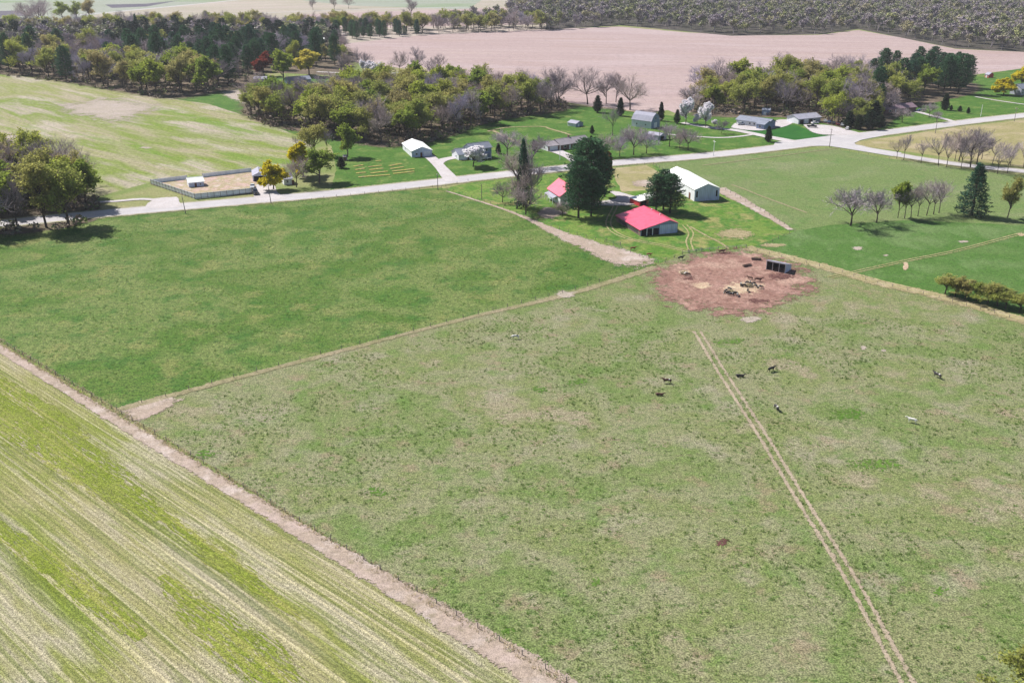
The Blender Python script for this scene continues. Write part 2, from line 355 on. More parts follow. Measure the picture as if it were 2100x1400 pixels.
# ------------------------------------------------------------------ ground sheets
ZC = [0.0]
def nextz():
    ZC[0] += 0.002; return ZC[0]
rs = random.Random(5)
def sheet(name, pts, mat, jit=0.35, world_pts=None):
    z = nextz()
    P = [G(*p) if not isinstance(p, Vector) else p.copy() for p in pts]
    out = []
    n = len(P)
    for i in range(n):
        a, b = P[i], P[(i + 1) % n]; L = (b - a).length
        k = max(1, min(60, int(L / 5)))
        nn = Vector((-(b - a).y, (b - a).x, 0)); nn.normalize()
        for j in range(k):
            q = a.lerp(b, j / k)
            if j: q = q + nn * rs.uniform(-jit, jit)
            out.append((q.x, q.y, z))
    if sum((out[i][0] * out[(i + 1) % len(out)][1] - out[(i + 1) % len(out)][0] * out[i][1]) for i in range(len(out))) < 0: out.reverse()
    r = delaunay_2d_cdt([Vector((v[0], v[1])) for v in out], [], [tuple(range(len(out)))], 1, 1e-4)
    o = meshobj(name, [(v.x, v.y, z) for v in r[0]], [tuple(f) for f in r[2]], mat)
    if o.data.polygons[0].normal.z < 0: o.data.flip_normals()
    tag(o, kind='structure'); return o

def smoothline(P, step=2.5):
    out = []
    n = len(P)
    for i in range(n - 1):
        p0 = P[max(i - 1, 0)]; p1 = P[i]; p2 = P[i + 1]; p3 = P[min(i + 2, n - 1)]
        k = max(2, int((p2 - p1).length / step))
        for j in range(k):
            t = j / k
            out.append(0.5 * ((2 * p1) + (p2 - p0) * t + (2 * p0 - 5 * p1 + 4 * p2 - p3) * t * t + (3 * p1 - p0 - 3 * p2 + p3) * t ** 3))
    out.append(P[-1].copy()); return out

def strip(name, pts, width, mat, wj=0.0, step=2.5, smooth=True, kind='structure'):
    """a band laid along a line; width may be a list (one per point)"""
    z = nextz()
    P = [G(*p) if not isinstance(p, Vector) else p for p in pts]
    ws = width if isinstance(width, (list, tuple)) else [width] * len(P)
    if smooth: L = smoothline(P, step)
    else:
        L = P
    tot = [0]
    for i in range(1, len(P)): tot.append(tot[-1] + (P[i] - P[i - 1]).length)
    V = []; Fc = []; UV = []
    s = 0.0
    for i, q in enumerate(L):
        t = (L[min(i + 1, len(L) - 1)] - L[max(i - 1, 0)]); t.z = 0; t.normalize(); nn = Vector((-t.y, t.x, 0))
        if i: s += (L[i] - L[i - 1]).length
        w = np.interp(s, tot, ws) * (1 + rs.uniform(-wj, wj))
        for u in (-1, -.5, 0, .5, 1):
            v = q + nn * (-u * w / 2); V.append((v.x, v.y, z)); UV.append((u, s))
    for i in range(len(L) - 1):
        for k in range(4):
            a = i * 5 + k; Fc.append((a, a + 5, a + 6, a + 1))
    o = meshobj(name, V, Fc, mat)
    uv = o.data.uv_layers.new(name='UVMap')
    li = np.zeros(len(o.data.loops), dtype=np.int32); o.data.loops.foreach_get('vertex_index', li)
    uv.data.foreach_set('uv', np.array(UV, dtype=np.float32)[li].ravel())
    if o.data.polygons[0].normal.z < 0: o.data.flip_normals()
    tag(o, kind=kind); return o

def blob(name, pts, mat, kind='structure'):
    """soft-edged patch: rings about its centre, UV.x = 0 centre .. 1 rim"""
    z = nextz()
    P = [G(*p) for p in pts]; P2 = smoothline(P + [P[0]], 3.0)[:-1]
    c = sum(P, Vector()) / len(P)
    rings = (0.0, .4, .7, .85, 1.0, 1.12); n = len(P2)
    V = []; UV = []; Fc = []
    for r in rings:
        for q in P2:
            v = c.lerp(q, r); V.append((v.x, v.y, z)); UV.append((r / 1.12, 0))
    for k in range(len(rings) - 1):
        for i in range(n):
            j = (i + 1) % n; Fc.append((k * n + i, (k + 1) * n + i, (k + 1) * n + j, k * n + j))
    o = meshobj(name, V, Fc, mat)
    uv = o.data.uv_layers.new(name='UVMap')
    li = np.zeros(len(o.data.loops), dtype=np.int32); o.data.loops.foreach_get('vertex_index', li)
    uv.data.foreach_set('uv', np.array(UV, dtype=np.float32)[li].ravel())
    up = [p for p in o.data.polygons if p.area > 0.5]
    if up and sum(p.normal.z for p in up) < 0: o.data.flip_normals()
    tag(o, kind=kind); return o

def oval(cx, cy, rx, ry, n=10, seed=0, j=.25):
    q = random.Random(seed * 77 + int(cx * 3 + cy))
    return [(cx + rx * (1 + q.uniform(-j, j)) * math.cos(2 * math.pi * i / n), cy + ry * (1 + q.uniform(-j, j)) * math.sin(2 * math.pi * i / n)) for i in range(n)]

W = lambda x, y: Vector((x, y, 0))
GX, GY = 48, 44
o = meshobj('ground', [(-6000 + 250 * i, -2000 + 250 * j, 0) for j in range(GY + 1) for i in range(GX + 1)],
            [(j * (GX + 1) + i, j * (GX + 1) + i + 1, (j + 1) * (GX + 1) + i + 1, (j + 1) * (GX + 1) + i) for j in range(GY) for i in range(GX)], M['base']); tag(o, kind='structure')

# far fields
sheet('far_field', [(-500, 8), (-500, 100), (700, 100), (1120, 62), (1130, -20), (700, -30), (480, 0), (210, 28)], M['far_tan'])
sheet('far_meadow', [(-500, 70), (90, 52), (205, 29), (490, -2), (490, -30), (-500, -20)], M['far_green'])
sheet('far_dark_soil', [(-200, 28), (45, 22), (52, 33), (-200, 42)], M['far_dark'])
sheet('far_dark_field', [(215, 10), (300, 8), (370, 1), (300, 14), (230, 17)], M['far_dark'])
sheet('far_green_field', [(960, 20), (720, 12), (620, 2), (700, -10), (1000, -8)], M['far_green'])
sheet('far_tilled_field', [(620, 30), (1000, 17), (1120, 10), (1120, 50), (620, 60)], M['till'])
strip('far_road', [(150, 32), (210, 27), (340, 15), (500, -1), (560, -8)], 11, M['road'], smooth=False)
strip('far_lane', [(450, 30), (620, 24), (760, 19), (960, 15)], 6, M['road'], smooth=False)
# big fields
sheet('tilled_field', [(600, 100), (690, 92), (860, 73), (1130, 60), (1270, 55), (1410, 67), (1560, 73), (1680, 72), (1760, 62), (1850, 78), (1960, 101), (2100, 107), (2500, 118),
      (2500, 135), (2100, 141), (2000, 153), (1950, 190), (1700, 215), (1480, 232), (1395, 236), (1370, 226), (1300, 236), (1200, 216), (1080, 198), (900, 150), (740, 130)], M['till'])
sheet('north_field', [(-600, 128), (-200, 140), (0, 150), (190, 180), (330, 199), (430, 214), (520, 243), (620, 275), (640, 300), (600, 345), (525, 350), (310, 374), (200, 404), (0, 430), (-600, 500)], M['crop_n'])
sheet('meadow', [(330, 199), (500, 160), (700, 160), (740, 200), (640, 290), (520, 243), (430, 214)], M['lawn'])
sheet('lawn', [(675, 400), (690, 350), (680, 300), (640, 270), (800, 240), (1000, 205), (1130, 212), (1250, 224), (1380, 238), (1500, 215), (1640, 215), (1760, 245), (1755, 276), (1700, 290), (1560, 308), (1250, 336), (950, 370)], M['lawn'])
sheet('east_lawn', [(1755, 277), (1740, 240), (1880, 205), (1985, 158), (2020, 152), (2100, 140), (2500, 134), (2500, 190), (2100, 240), (1960, 255)], M['lawn'])
sheet('crop_field', [G(-344, 493), G(0, 703), G(1119, 1374), G(1473, 1600), W(160, -10), W(-50, -200), W(-700, -200), W(-800, 400)], M['crop'])
sheet('west_pasture', [(-344, 493), (0, 462), (190, 449), (500, 420), (700, 402), (905, 385), (1020, 425), (1130, 470), (1250, 530), (1355, 543), (1180, 592), (700, 715), (240, 838), (0, 703)], M['pasture_w'])
sheet('main_pasture', [G(240, 838), G(700, 715), G(1180, 592), G(1345, 545), G(1400, 521), G(1530, 509), G(1800, 580), G(2100, 658), G(2600, 790), W(300, 60), W(300, -150), W(60, -150), G(1473, 1600), G(1119, 1374)], M['pasture_m'])
sheet('northeast_pasture', [(1340, 336), (1520, 319), (1700, 303), (1790, 320), (1900, 336), (2100, 362), (2500, 410), (2500, 520), (2100, 462), (1860, 452), (1700, 462), (1630, 474), (1475, 384), (1365, 352)], M['pasture_ne'])
sheet('green_pasture', [(1540, 507), (1630, 474), (1700, 462), (1860, 452), (2100, 462), (2500, 520), (2600, 780), (2100, 656), (1800, 578)], M['green_e'])
sheet('tan_field', [(1752, 297), (1760, 290), (1850, 278), (1960, 261), (2100, 246), (2500, 205), (2500, 400), (2100, 343), (1990, 330), (1880, 314), (1790, 303)], M['tan'])
sheet('farmyard', [(900, 388), (960, 376), (1250, 344), (1340, 338), (1365, 352), (1475, 384), (1630, 474), (1540, 507), (1400, 520), (1350, 541), (1250, 528), (1130, 468), (1020, 423)], M['yard_grass'])
sheet('paddock', [(1252, 345), (1325, 339), (1362, 360), (1350, 388), (1275, 394)], M['tan'])
sheet('dark_lawn', [(1500, 264), (1545, 258), (1575, 262), (1630, 256), (1660, 268), (1755, 277), (1690, 286), (1600, 287)], M['lawn_dark'])
sheet('side_lawn', [(1350, 270), (1500, 277), (1545, 278), (1600, 292), (1560, 300), (1350, 318), (1260, 326), (1240, 300)], M['lawn'])

# woodland floors
blob('wood_floor', [(500, 232), (560, 256), (680, 282), (790, 300), (900, 285), (1000, 250), (1150, 226), (1150, 208), (1000, 180), (860, 172), (760, 172), (640, 190), (520, 200)], M['litter'])
blob('wood_floor', [(1425, 236), (1500, 240), (1600, 240), (1680, 250), (1740, 262), (1800, 262), (1870, 222), (1990, 192), (1990, 172), (1860, 165), (1740, 165), (1600, 170), (1430, 190)], M['litter'])
blob('wood_floor', [(-200, 150), (0, 152), (120, 165), (330, 199), (430, 190), (500, 176), (540, 150), (690, 150), (710, 105), (600, 75), (300, 72), (0, 85), (-200, 90)], M['litter'])
blob('wood_floor', [(-200, 470), (0, 480), (110, 470), (190, 452), (200, 440), (190, 410), (100, 390), (0, 400), (-200, 410)], M['litter'])
sheet('far_wood_floor', [(1120, 62), (1270, 52), (1500, 74), (1680, 71), (1760, 60), (1960, 100), (2100, 107), (2600, 122), (2600, -60), (1120, -60)], soil_mat('far_litter', [g(98, 90, 88), g(84, 84, 70)], 30, fine=(.3, .3), seed=31))

# bare and green patches in the fields
blob('bare_patch', oval(225, 224, 120, 30, 14, 1), M['pale'])
blob('bare_patch', [(447, 185), (500, 180), (520, 196), (500, 215), (455, 200)], M['pale'])
blob('bare_patch', oval(20, 283, 45, 12, 10, 2), M['pale'])
blob('bare_patch', oval(300, 303, 16, 3, 8, 2), M['pale'])
blob('bare_patch', oval(640, 240, 40, 9, 10, 3), M['pale'])
M['limeband'] = soil_mat('lime_band', [g(132, 150, 50), g(150, 160, 76)], 9, fine=(2.2, .35), grain=(5, .5), ang=FA, rows=[(0.8, 40, .5, g(186, 180, 110), .5, .62)], alpha=dict(soft=1.15, amp=1.0, scale=.25, max=.7, ganiso=.12), seed=33)
for P_, w_ in (([(-60, 790), (60, 880), (200, 975), (330, 1065)], [16, 24, 18, 5]), ([(-40, 1060), (90, 1150), (200, 1235), (290, 1310)], [5, 10, 8, 3]), ([(330, 1180), (420, 1260), (520, 1350), (600, 1420)], [3, 12, 14, 8]), ([(300, 1030), (460, 1150), (620, 1270)], [3, 8, 2]), ([(-40, 760), (80, 830), (180, 900)], [5, 9, 4])):
    strip('green_band', P_, w_, M['limeband'])
for i, (x, y, rx, ry) in enumerate([(770, 1008, 45, 16), (1220, 1198, 24, 14), (1045, 1295, 30, 10), (1930, 1215, 26, 12), (1740, 850, 60, 22), (1190, 785, 40, 12), (1110, 800, 26, 10), (1500, 700, 50, 10), (420, 930, 35, 12), (1800, 950, 80, 18)]):
    blob('green_patch', oval(x, y, rx, ry, 12, i), M['greenpatch'])
blob('bare_patch', oval(1482, 1112, 20, 10, 8, 5), M['dung'])
blob('bare_patch', oval(1770, 713, 12, 6, 7, 5), M['pale']); blob('bare_patch', oval(1812, 719, 8, 3, 7, 6), M['pale'])
blob('bare_patch', oval(1758, 510, 17, 5, 8, 7), M['pale']); blob('bare_patch', oval(1818, 524, 8, 2.5, 7, 7), M['pale'])
blob('bare_patch', oval(1857, 546, 8, 9, 8, 7), M['hay']); blob('bare_patch', oval(2095, 481, 16, 4, 7, 7), M['hay'])
blob('bare_patch', oval(1975, 496, 14, 3, 7, 7), M['pale'])
blob('bare_patch', oval(1585, 503, 26, 5, 8, 7), M['tandirt'])
blob('bare_patch', oval(1505, 480, 40, 14, 8, 8), M['tandirt'])
blob('bare_patch', oval(1330, 378, 34, 10, 8, 8), M['dirt'])
blob('bare_patch', oval(1130, 437, 30, 13, 9, 8), M['dirt'])

# strips, paths, tracks
LF = [(-344, 493), (0, 708), (250, 862), (500, 1012), (817, 1202), (1119, 1385), (1473, 1612)]
strip('field_margin', [(x - 3, y + 5) for x, y in LF], [3.5, 3.5, 4, 4.5, 5.5, 7.5, 9], M['dirt'], wj=.12)
blob('bare_corner', [(240, 845), (300, 822), (350, 812), (380, 818), (330, 850), (270, 872)], M['dirt'])
strip('fence_margin', [(235, 842), (480, 777), (700, 720), (950, 655), (1180, 600), (1345, 548)], [3.5, 3, 2.5, 2.5, 4, 4], M['faint'], wj=.2)
blob('bare_patch', oval(1160, 604, 32, 10, 9, 8), M['pale'])
strip('dirt_margin', [(915, 392), (1020, 425), (1080, 448), (1140, 476), (1200, 500)], [1.5, 2, 3, 7, 12], M['dirt'], wj=.2)
blob('dirt_patch', [(1145, 470), (1215, 492), (1290, 512), (1362, 537), (1330, 548), (1285, 552), (1235, 536), (1180, 506)], M['dirt'])
strip('lane', [(1530, 508), (1680, 545), (1800, 580), (1900, 602), (2000, 628), (2110, 660), (2500, 760)], 7.5, M['tandirt'], wj=.12)
strip('lane', [(1560, 512), (1680, 543), (1800, 576), (1900, 600), (2000, 626), (2110, 657), (2500, 757)], 3.5, M['rutslight'])
blob('mud_lot', [(1322, 562), (1355, 543), (1412, 523), (1490, 508), (1540, 509), (1590, 523), (1655, 542), (1688, 583), (1668, 606), (1612, 628), (1575, 646), (1500, 652), (1430, 644), (1350, 622), (1318, 590)], M['mud'])
blob('bare_patch', oval(1540, 655, 26, 10, 8, 5), M['pale'])
blob('hay_patch', oval(1437, 586, 28, 8, 9, 1), M['hay']); blob('hay_patch', oval(1525, 592, 48, 16, 10, 2), M['hay']); blob('hay_patch', oval(1405, 559, 16, 6, 8, 3), M['hay'])
blob('muck_patch', oval(1550, 617, 34, 7, 8, 2), M['dung']); blob('muck_patch', oval(1415, 571, 26, 5, 8, 2), M['dung'])
blob('muck_patch', oval(1600, 568, 40, 8, 8, 4), M['dung']); blob('muck_patch', oval(1480, 520, 30, 4, 8, 4), M['dung'])
strip('wheel_track', [(1430, 680), (1475, 755), (1555, 880), (1640, 1020), (1740, 1180), (1858, 1395), (1990, 1620)], 3.0, M['ruts'], step=4)
strip('wheel_track', [(1264, 418), (1258, 432), (1250, 447), (1248, 462), (1262, 478), (1300, 493), (1350, 502), (1412, 516)], 2.8, M['rutslight'])
strip('wheel_track', [(1404, 462), (1417, 478), (1412, 496), (1418, 515)], 2.8, M['rutslight'])
strip('foot_path', [(1415, 465), (1445, 482), (1480, 500), (1495, 512)], 1.2, M['tandirt'])
strip('dirt_strip', [(1473, 386), (1510, 406), (1560, 434), (1622, 472)], [9, 8, 6, 3], M['dirt'], wj=.15)
strip('foot_path', [(1500, 379), (1530, 390), (1570, 406), (1655, 437)], 1.5, M['faint'])
strip('foot_path', [(1000, 270), (1040, 262), (1110, 260), (1125, 264), (1170, 277)], 2.6, M['tandirt'])
strip('foot_path', [(1010, 268), (1045, 285), (1075, 298)], 3.2, M['tandirt'])
strip('foot_path', [(1700, 570), (1860, 535), (1960, 515), (2100, 478)], 2.4, M['rutslight'])
strip('foot_path', [(1440, 340), (1600, 320), (1720, 304)], 1.2, M['faint'])
# road
RD = [(-600, 508), (-200, 478), (190, 440.5), (280, 432.5), (500, 413), (690, 396.5), (914, 372), (1000, 362), (1094, 352), (1250, 335.5), (1420, 322), (1580, 305), (1700, 289), (1760, 280), (1960, 253.5), (2100, 237), (2500, 193)]
strip('road_verge', RD, 16, M['verge'])
strip('side_road_verge', [(1700, 293), (1745, 299), (1790, 309), (1900, 328), (2000, 342), (2100, 352), (2500, 400)], 12, M['verge'])
sheet('road_junction', [(1580, 308), (1640, 300), (1700, 300), (1745, 307), (1830, 321), (1850, 314), (1790, 305), (1757, 299), (1752, 294), (1765, 288), (1850, 271), (1850, 264), (1760, 273), (1700, 279), (1640, 287), (1590, 292)], M['road'], jit=.1)
strip('road', RD, 10.5, M['road'])
strip('side_road', [(1690, 292), (1745, 299), (1790, 309), (1900, 328), (2000, 342), (2100, 352), (2500, 400)], 7.5, M['road'])
# drives
strip('driveway', [(1630, 292), (1570, 280), (1510, 268), (1455, 262), (1400, 252)], [9, 7, 6, 6, 5], M['gravel'])
strip('driveway', [(1340, 273), (1395, 278), (1470, 283), (1520, 280), (1550, 275)], 2.6, M['gravel'])
blob('driveway', [(1648, 256), (1700, 258), (1735, 266), (1765, 276), (1700, 277), (1668, 272)], M['gravel'])
blob('driveway', [(1500, 262), (1508, 254), (1530, 250), (1565, 258), (1590, 262), (1560, 268), (1520, 266)], M['gravel'])
blob('driveway', [(1570, 256), (1600, 246), (1628, 250), (1600, 262)], M['gravel'])
strip('driveway', [(928, 372), (905, 345), (885, 325), (872, 318)], [8, 6, 6, 7], M['gravel'])
strip('driveway', [(897, 336), (910, 328), (942, 322)], 6, M['gravel'])
strip('driveway', [(1192, 343), (1172, 325), (1150, 314), (1132, 308)], [6, 6, 7, 8], M['gravel'])
strip('driveway', [(560, 412), (545, 398), (540, 380), (526, 374)], [14, 11, 10, 9], M['gravel'])
blob('driveway', [(318, 408), (362, 405), (366, 414), (372, 424), (330, 428), (300, 424)], M['gravel'])
strip('driveway', [(190, 416), (240, 413), (290, 409), (335, 412)], 3.4, M['gravel'])
blob('driveway', [(1248, 393), (1268, 394), (1300, 403), (1325, 402), (1345, 410), (1300, 420), (1272, 422), (1216, 421), (1212, 416), (1262, 409), (1262, 402)], M['gravel'])
blob('driveway', [(1310, 405), (1345, 392), (1370, 385), (1370, 398), (1340, 410)], M['gravel'])
strip('driveway', [(1930, 256), (1960, 252), (1900, 235), (1875, 228)], [4, 4, 4, 5], M['gravel'])
strip('foot_path', [(2000, 199), (2040, 206), (2110, 216), (2200, 226)], 2.4, M['gravel'])
strip('back_lane', [(1060, 205), (1100, 208), (1170, 216), (1260, 224), (1340, 236)], 3.5, M['tandirt'])
strip('back_road', [(650, 148), (760, 152), (850, 150), (920, 160)], 4, M['gravel'])
strip('back_road', [(440, 60), (640, 68), (760, 70)], 5, M['gravel'])
strip('back_road', [(30, 45), (110, 62), (300, 92)], 4, M['gravel'])
sheet('yard_floor', [(308, 378), (400, 408), (517, 397), (530, 374), (515, 353)], M['yarddirt'])
for i, (x0, y0, x1, y1) in enumerate([(725, 342, 745, 339), (728, 349, 748, 346), (730, 356, 750, 354), (755, 343, 783, 340), (757, 349, 786, 346), (760, 356, 795, 352), (798, 341, 824, 336), (800, 347, 828, 343), (804, 352, 850, 347), (806, 357, 850, 352), (735, 364, 800, 359), (770, 331, 782, 330)]):
    strip('garden_bed', [(x0, y0), (x1, y1)], 1.7, M['garden'], smooth=False)

exec_marker = 1
# ------------------------------------------------------------------ trees
def rand_unit(q):
    while True:
        v = Vector((q.uniform(-1, 1), q.uniform(-1, 1), q.uniform(-1, 1)))
        if 0.05 < v.length < 1: return v.normalized()

def leafquad(mb, p, s, q, m):
    n = rand_unit(q); a = n.orthogonal().normalized(); b = n.cross(a)
    s2 = s * q.uniform(.6, 1.2); a = a * s2; b = b * s2 * .7
    mb.quad(tuple(p - a - b), tuple(p + a - b), tuple(p + a + b), tuple(p - a + b), m)

def deciduous(seed, Ht=20.0, counts=(6, 5, 4, 4), spread=0.8, trunk=.3, leaves=0, lsize=.35, r0=.32, twig=.035, upright=.25, leafm=None, twigm='twig', barkm='bark', lj=.7, oval=False):
    """returns (trunk mesh, crown mesh)"""
    q = random.Random(seed); T = MB(); C = MB()
    nl = len(counts)
    fr = [trunk, .36, .24, .16, .09] if trunk > .1 and not oval else [.62, .30, .2, .13, .075]
    def br(p, d, L, r, lvl):
        n = 3 if lvl < 2 else (2 if lvl == 2 else 1)
        tgt = T if lvl <= 1 else C
        pts = [p.copy()]; dirs = [d]
        for i in range(n):
            d = (d + rand_unit(q) * (.08 if lvl == 0 else .22) + Vector((0, 0, upright * .4 if lvl else .1))).normalized()
            p2 = p + d * (L / n); ra = r * (1 - .55 * i / n); rb = r * (1 - .55 * (i + 1) / n)
            tgt.tube(p, p2, ra, rb, 6 if lvl == 0 else (4 if lvl == 1 else 3), 0)
            p = p2; pts.append(p); dirs.append(d)
        if lvl >= nl - 1 and leaves:
            for _ in range(leaves):
                t = q.random(); base = pts[0].lerp(pts[-1], t) + rand_unit(q) * lj * q.random()
                leafquad(C, base, lsize, q, 1)
        if lvl < nl:
            k = counts[lvl]
            for i in range(k):
                t = ((.32 + .66 * (i + q.random()) / k) if oval else q.uniform(.75, 1.0)) if lvl == 0 else .25 + .75 * (i + q.random()) / k
                s = t * n; a = min(int(s), n - 1); base = pts[a].lerp(pts[a + 1], s - a)
                dd = dirs[a + 1]
                if lvl == 0:
                    az = 2 * math.pi * (i + q.random() * .6) / k; el = q.uniform(.35, 1.25) if not oval else .25 + 1.0 * t * q.uniform(.7, 1.2)
                    nd = Vector((math.cos(az) * math.cos(el) * spread * 1.3, math.sin(az) * math.cos(el) * spread * 1.3, math.sin(el)))
                else:
                    nd = dd * .8 + rand_unit(q) * .85 + Vector((0, 0, upright))
                nd.normalize()
                br(base, nd, Ht * fr[lvl + 1] * q.uniform(.75, 1.2) * (1.15 - .4 * t if lvl else 1), max(r * (.55 if lvl == 0 else .5), twig), lvl + 1)
    br(Vector((0, 0, -.2)), Vector((0, 0, 1)), Ht * fr[0], r0, 0)
    # scale to height
    zs = max(v[2] for v in C.V); f = Ht / zs
    for mb in (T, C): mb.V = [(v[0] * f, v[1] * f, v[2] * f) for v in mb.V]
    return T, C, [M[barkm]], [M[twigm]] + ([M[leafm]] if leafm else [])

def conifer(seed, Ht=24.0, Rm=4.5, start=.12, whorl=.9, per=6, clump=5, shape='pine', mat='needle', size=.55):
    q = random.Random(seed); T = MB(); C = MB()
    T.tube((0, 0, -.2), (0, 0, Ht * .5), .4, .22, 7); T.tube((0, 0, Ht * .5), (0, 0, Ht * .98), .22, .04, 5)
    z = Ht * start; lean = q.uniform(0, 6)
    while z < Ht * .985:
        t = (z / Ht - start) / (1 - start)
        if shape == 'spruce': rr = Rm * (1 - t) ** .85 * (1 if t > .06 else .8) + .15
        elif shape == 'cedar': rr = Rm * min(1, (1 - t) ** .7 * 1.1) * (.75 + min(.25, t * 2)) + .05
        else: rr = Rm * ((1 - t ** 2.4) ** .6) * (.72 + .28 * min(1, t * 4)) * q.uniform(.78, 1.15) + .3
        k = per if t < .85 else max(4, per - 2)
        a0 = q.uniform(0, 6)
        for i in range(k):
            az = a0 + 2 * math.pi * i / k + q.uniform(-.35, .35); L = rr * q.uniform(.65, 1.15)
            d = Vector((math.cos(az), math.sin(az), 0))
            dz = .25 if shape == 'pine' else (-.12 if t < .6 else .15)
            if shape == 'cedar': dz = .6
            b = Vector((0, 0, z)); e = b + d * L + Vector((0, 0, dz * L))
            C.tube(b, e, .06 + .02 * (1 - t), .02, 3, 0)
            nc = max(2, int(clump * (.4 + .6 * L / max(Rm, .1))))
            for j in range(nc):
                s = .3 + .7 * (j + q.random()) / nc
                cpt = b.lerp(e, s) + Vector((0, 0, q.uniform(-.1, .25)))
                side = Vector((-d.y, d.x, 0)) * q.uniform(-1, 1) * (.32 * L * (1.1 - s) + .25)
                cpt = cpt + side
                for _ in range(4):
                    u = (d * q.uniform(.2, 1) + Vector((0, 0, q.uniform(-.1, .9))) + rand_unit(q) * .6).normalized()
                    w = u.cross(rand_unit(q)).normalized() * size * .22
                    p0 = cpt + rand_unit(q) * size * .45; p1 = p0 + u * size * q.uniform(.7, 1.3)
                    C.quad(tuple(p0 - w), tuple(p0 + w), tuple(p1 + w * .5), tuple(p1 - w * .5), 1)
        z += whorl * (1 - .35 * t) * q.uniform(.8, 1.2)
    return T, C, [M['bark_dark']], [M['bark_dark'], M[mat]]

def bush(seed, r=1.5, h=1.6, n=260, mat='cedar', size=.3, twigs=14):
    q = random.Random(seed); C = MB()
    for _ in range(twigs):
        a = q.uniform(0, 6.28); e = q.uniform(.5, 1.4)
        C.tube((0, 0, -.05), (math.cos(a) * math.cos(e) * r * .9, math.sin(a) * math.cos(e) * r * .9, math.sin(e) * h * .9), .04, .015, 3, 0)
    for _ in range(n):
        v = rand_unit(q); s = q.uniform(.55, 1.05)
        p = Vector((v.x * r * s, v.y * r * s, h * .5 + v.z * h * .5 * s))
        leafquad(C, p, size, q, 1)
    return C, [M['bark_dark'], M[mat]]

PROTO = {}
def add_tree_proto(kind, tc, ref):
    T, C, tm, cm = tc
    def mk(nm, mb, mats):
        me = bpy.data.meshes.new(nm); me.from_pydata(mb.V, [], mb.F)
        for m in mats: me.materials.append(m)
        me.polygons.foreach_set('material_index', mb.M); me.update(); return me
    PROTO.setdefault(kind, []).append((mk('trunk', T, tm), mk('crown', C, cm), ref))

for s in range(5): add_tree_proto('bare', deciduous(10 + s, 20, (8 if s in (0, 3) else 12, 6, 5, 4), spread=.8 + .08 * s, twig=.035, upright=.3, oval=s not in (0, 3)), 20)
for s in range(6): add_tree_proto('budding', deciduous(30 + s, 19, (14, 5, 4, 4), spread=.75, leaves=4, lsize=.22, leafm='bud', twigm='twig_olive', upright=.35, lj=.9, oval=s != 3), 19)
for s in range(3): add_tree_proto('leafy', deciduous(50 + s, 17, (14, 6, 4, 4), spread=.8, leaves=5, lsize=.28, leafm='leafg', twigm='twig_olive', upright=.3, lj=.9, oval=True), 17)
for s in range(2): add_tree_proto('yellow', deciduous(60 + s, 14, (11, 6, 5, 3), spread=.95, trunk=.2, leaves=12, lsize=.34, oval=True, leafm='yellow', twigm='twig_olive', upright=.12, lj=.9), 14)
add_tree_proto('pale_yellow', deciduous(65, 15, (11, 6, 5, 3), spread=.95, trunk=.2, leaves=10, lsize=.34, oval=True, leafm='paleyellow', twigm='twig_olive', lj=.9), 15)
add_tree_proto('red', deciduous(66, 13, (11, 6, 5, 3), spread=.85, trunk=.2, leaves=12, lsize=.34, oval=True, leafm='red', twigm='bark_dark', lj=.9), 13)
add_tree_proto('rust', deciduous(67, 14, (11, 6, 5, 3), spread=.6, trunk=.12, leaves=12, lsize=.4, oval=True, leafm='rust', twigm='bark_dark', upright=.5, lj=.8), 14)
for s in range(2): add_tree_proto('blossom', deciduous(70 + s, 9, (12, 6, 5, 3), spread=.8, oval=True, leaves=12, lsize=.2, r0=.16, twig=.02, leafm='white', twigm='twig', upright=.4, lj=.5), 9)
for s in range(3): add_tree_proto('slim_bare', deciduous(80 + s, 13, (6, 5, 4, 4), spread=.55, trunk=.38, twig=.025, r0=.16, upright=.35), 13)
for s in range(2): add_tree_proto('yard_bare', deciduous(84 + s, 11, (7, 6, 5, 5), spread=.85, trunk=.25, twig=.028, r0=.2, upright=.2), 11)
add_tree_proto('slim_bud', deciduous(88, 12, (9, 5, 4, 4), spread=.45, oval=True, leaves=6, lsize=.22, r0=.14, twig=.025, leafm='leafg', twigm='twig_olive', upright=.5, lj=.5), 12)
for s in range(3): add_tree_proto('pine', conifer(100 + s, 24, 5.6, .14, .85, 9, 8, size=.62), 24)
for s in range(2): add_tree_proto('spruce', conifer(110 + s, 20, 5.4, .05, .8, 8, 7, 'spruce', 'needle_blue', .6), 20)
add_tree_proto('cedar', conifer(120, 8, 2.6, .02, .42, 9, 6, 'cedar', 'cedar', .42), 8)
add_tree_proto('cedar', conifer(121, 8, 2.0, .02, .42, 9, 6, 'cedar', 'cedar', .42), 8)

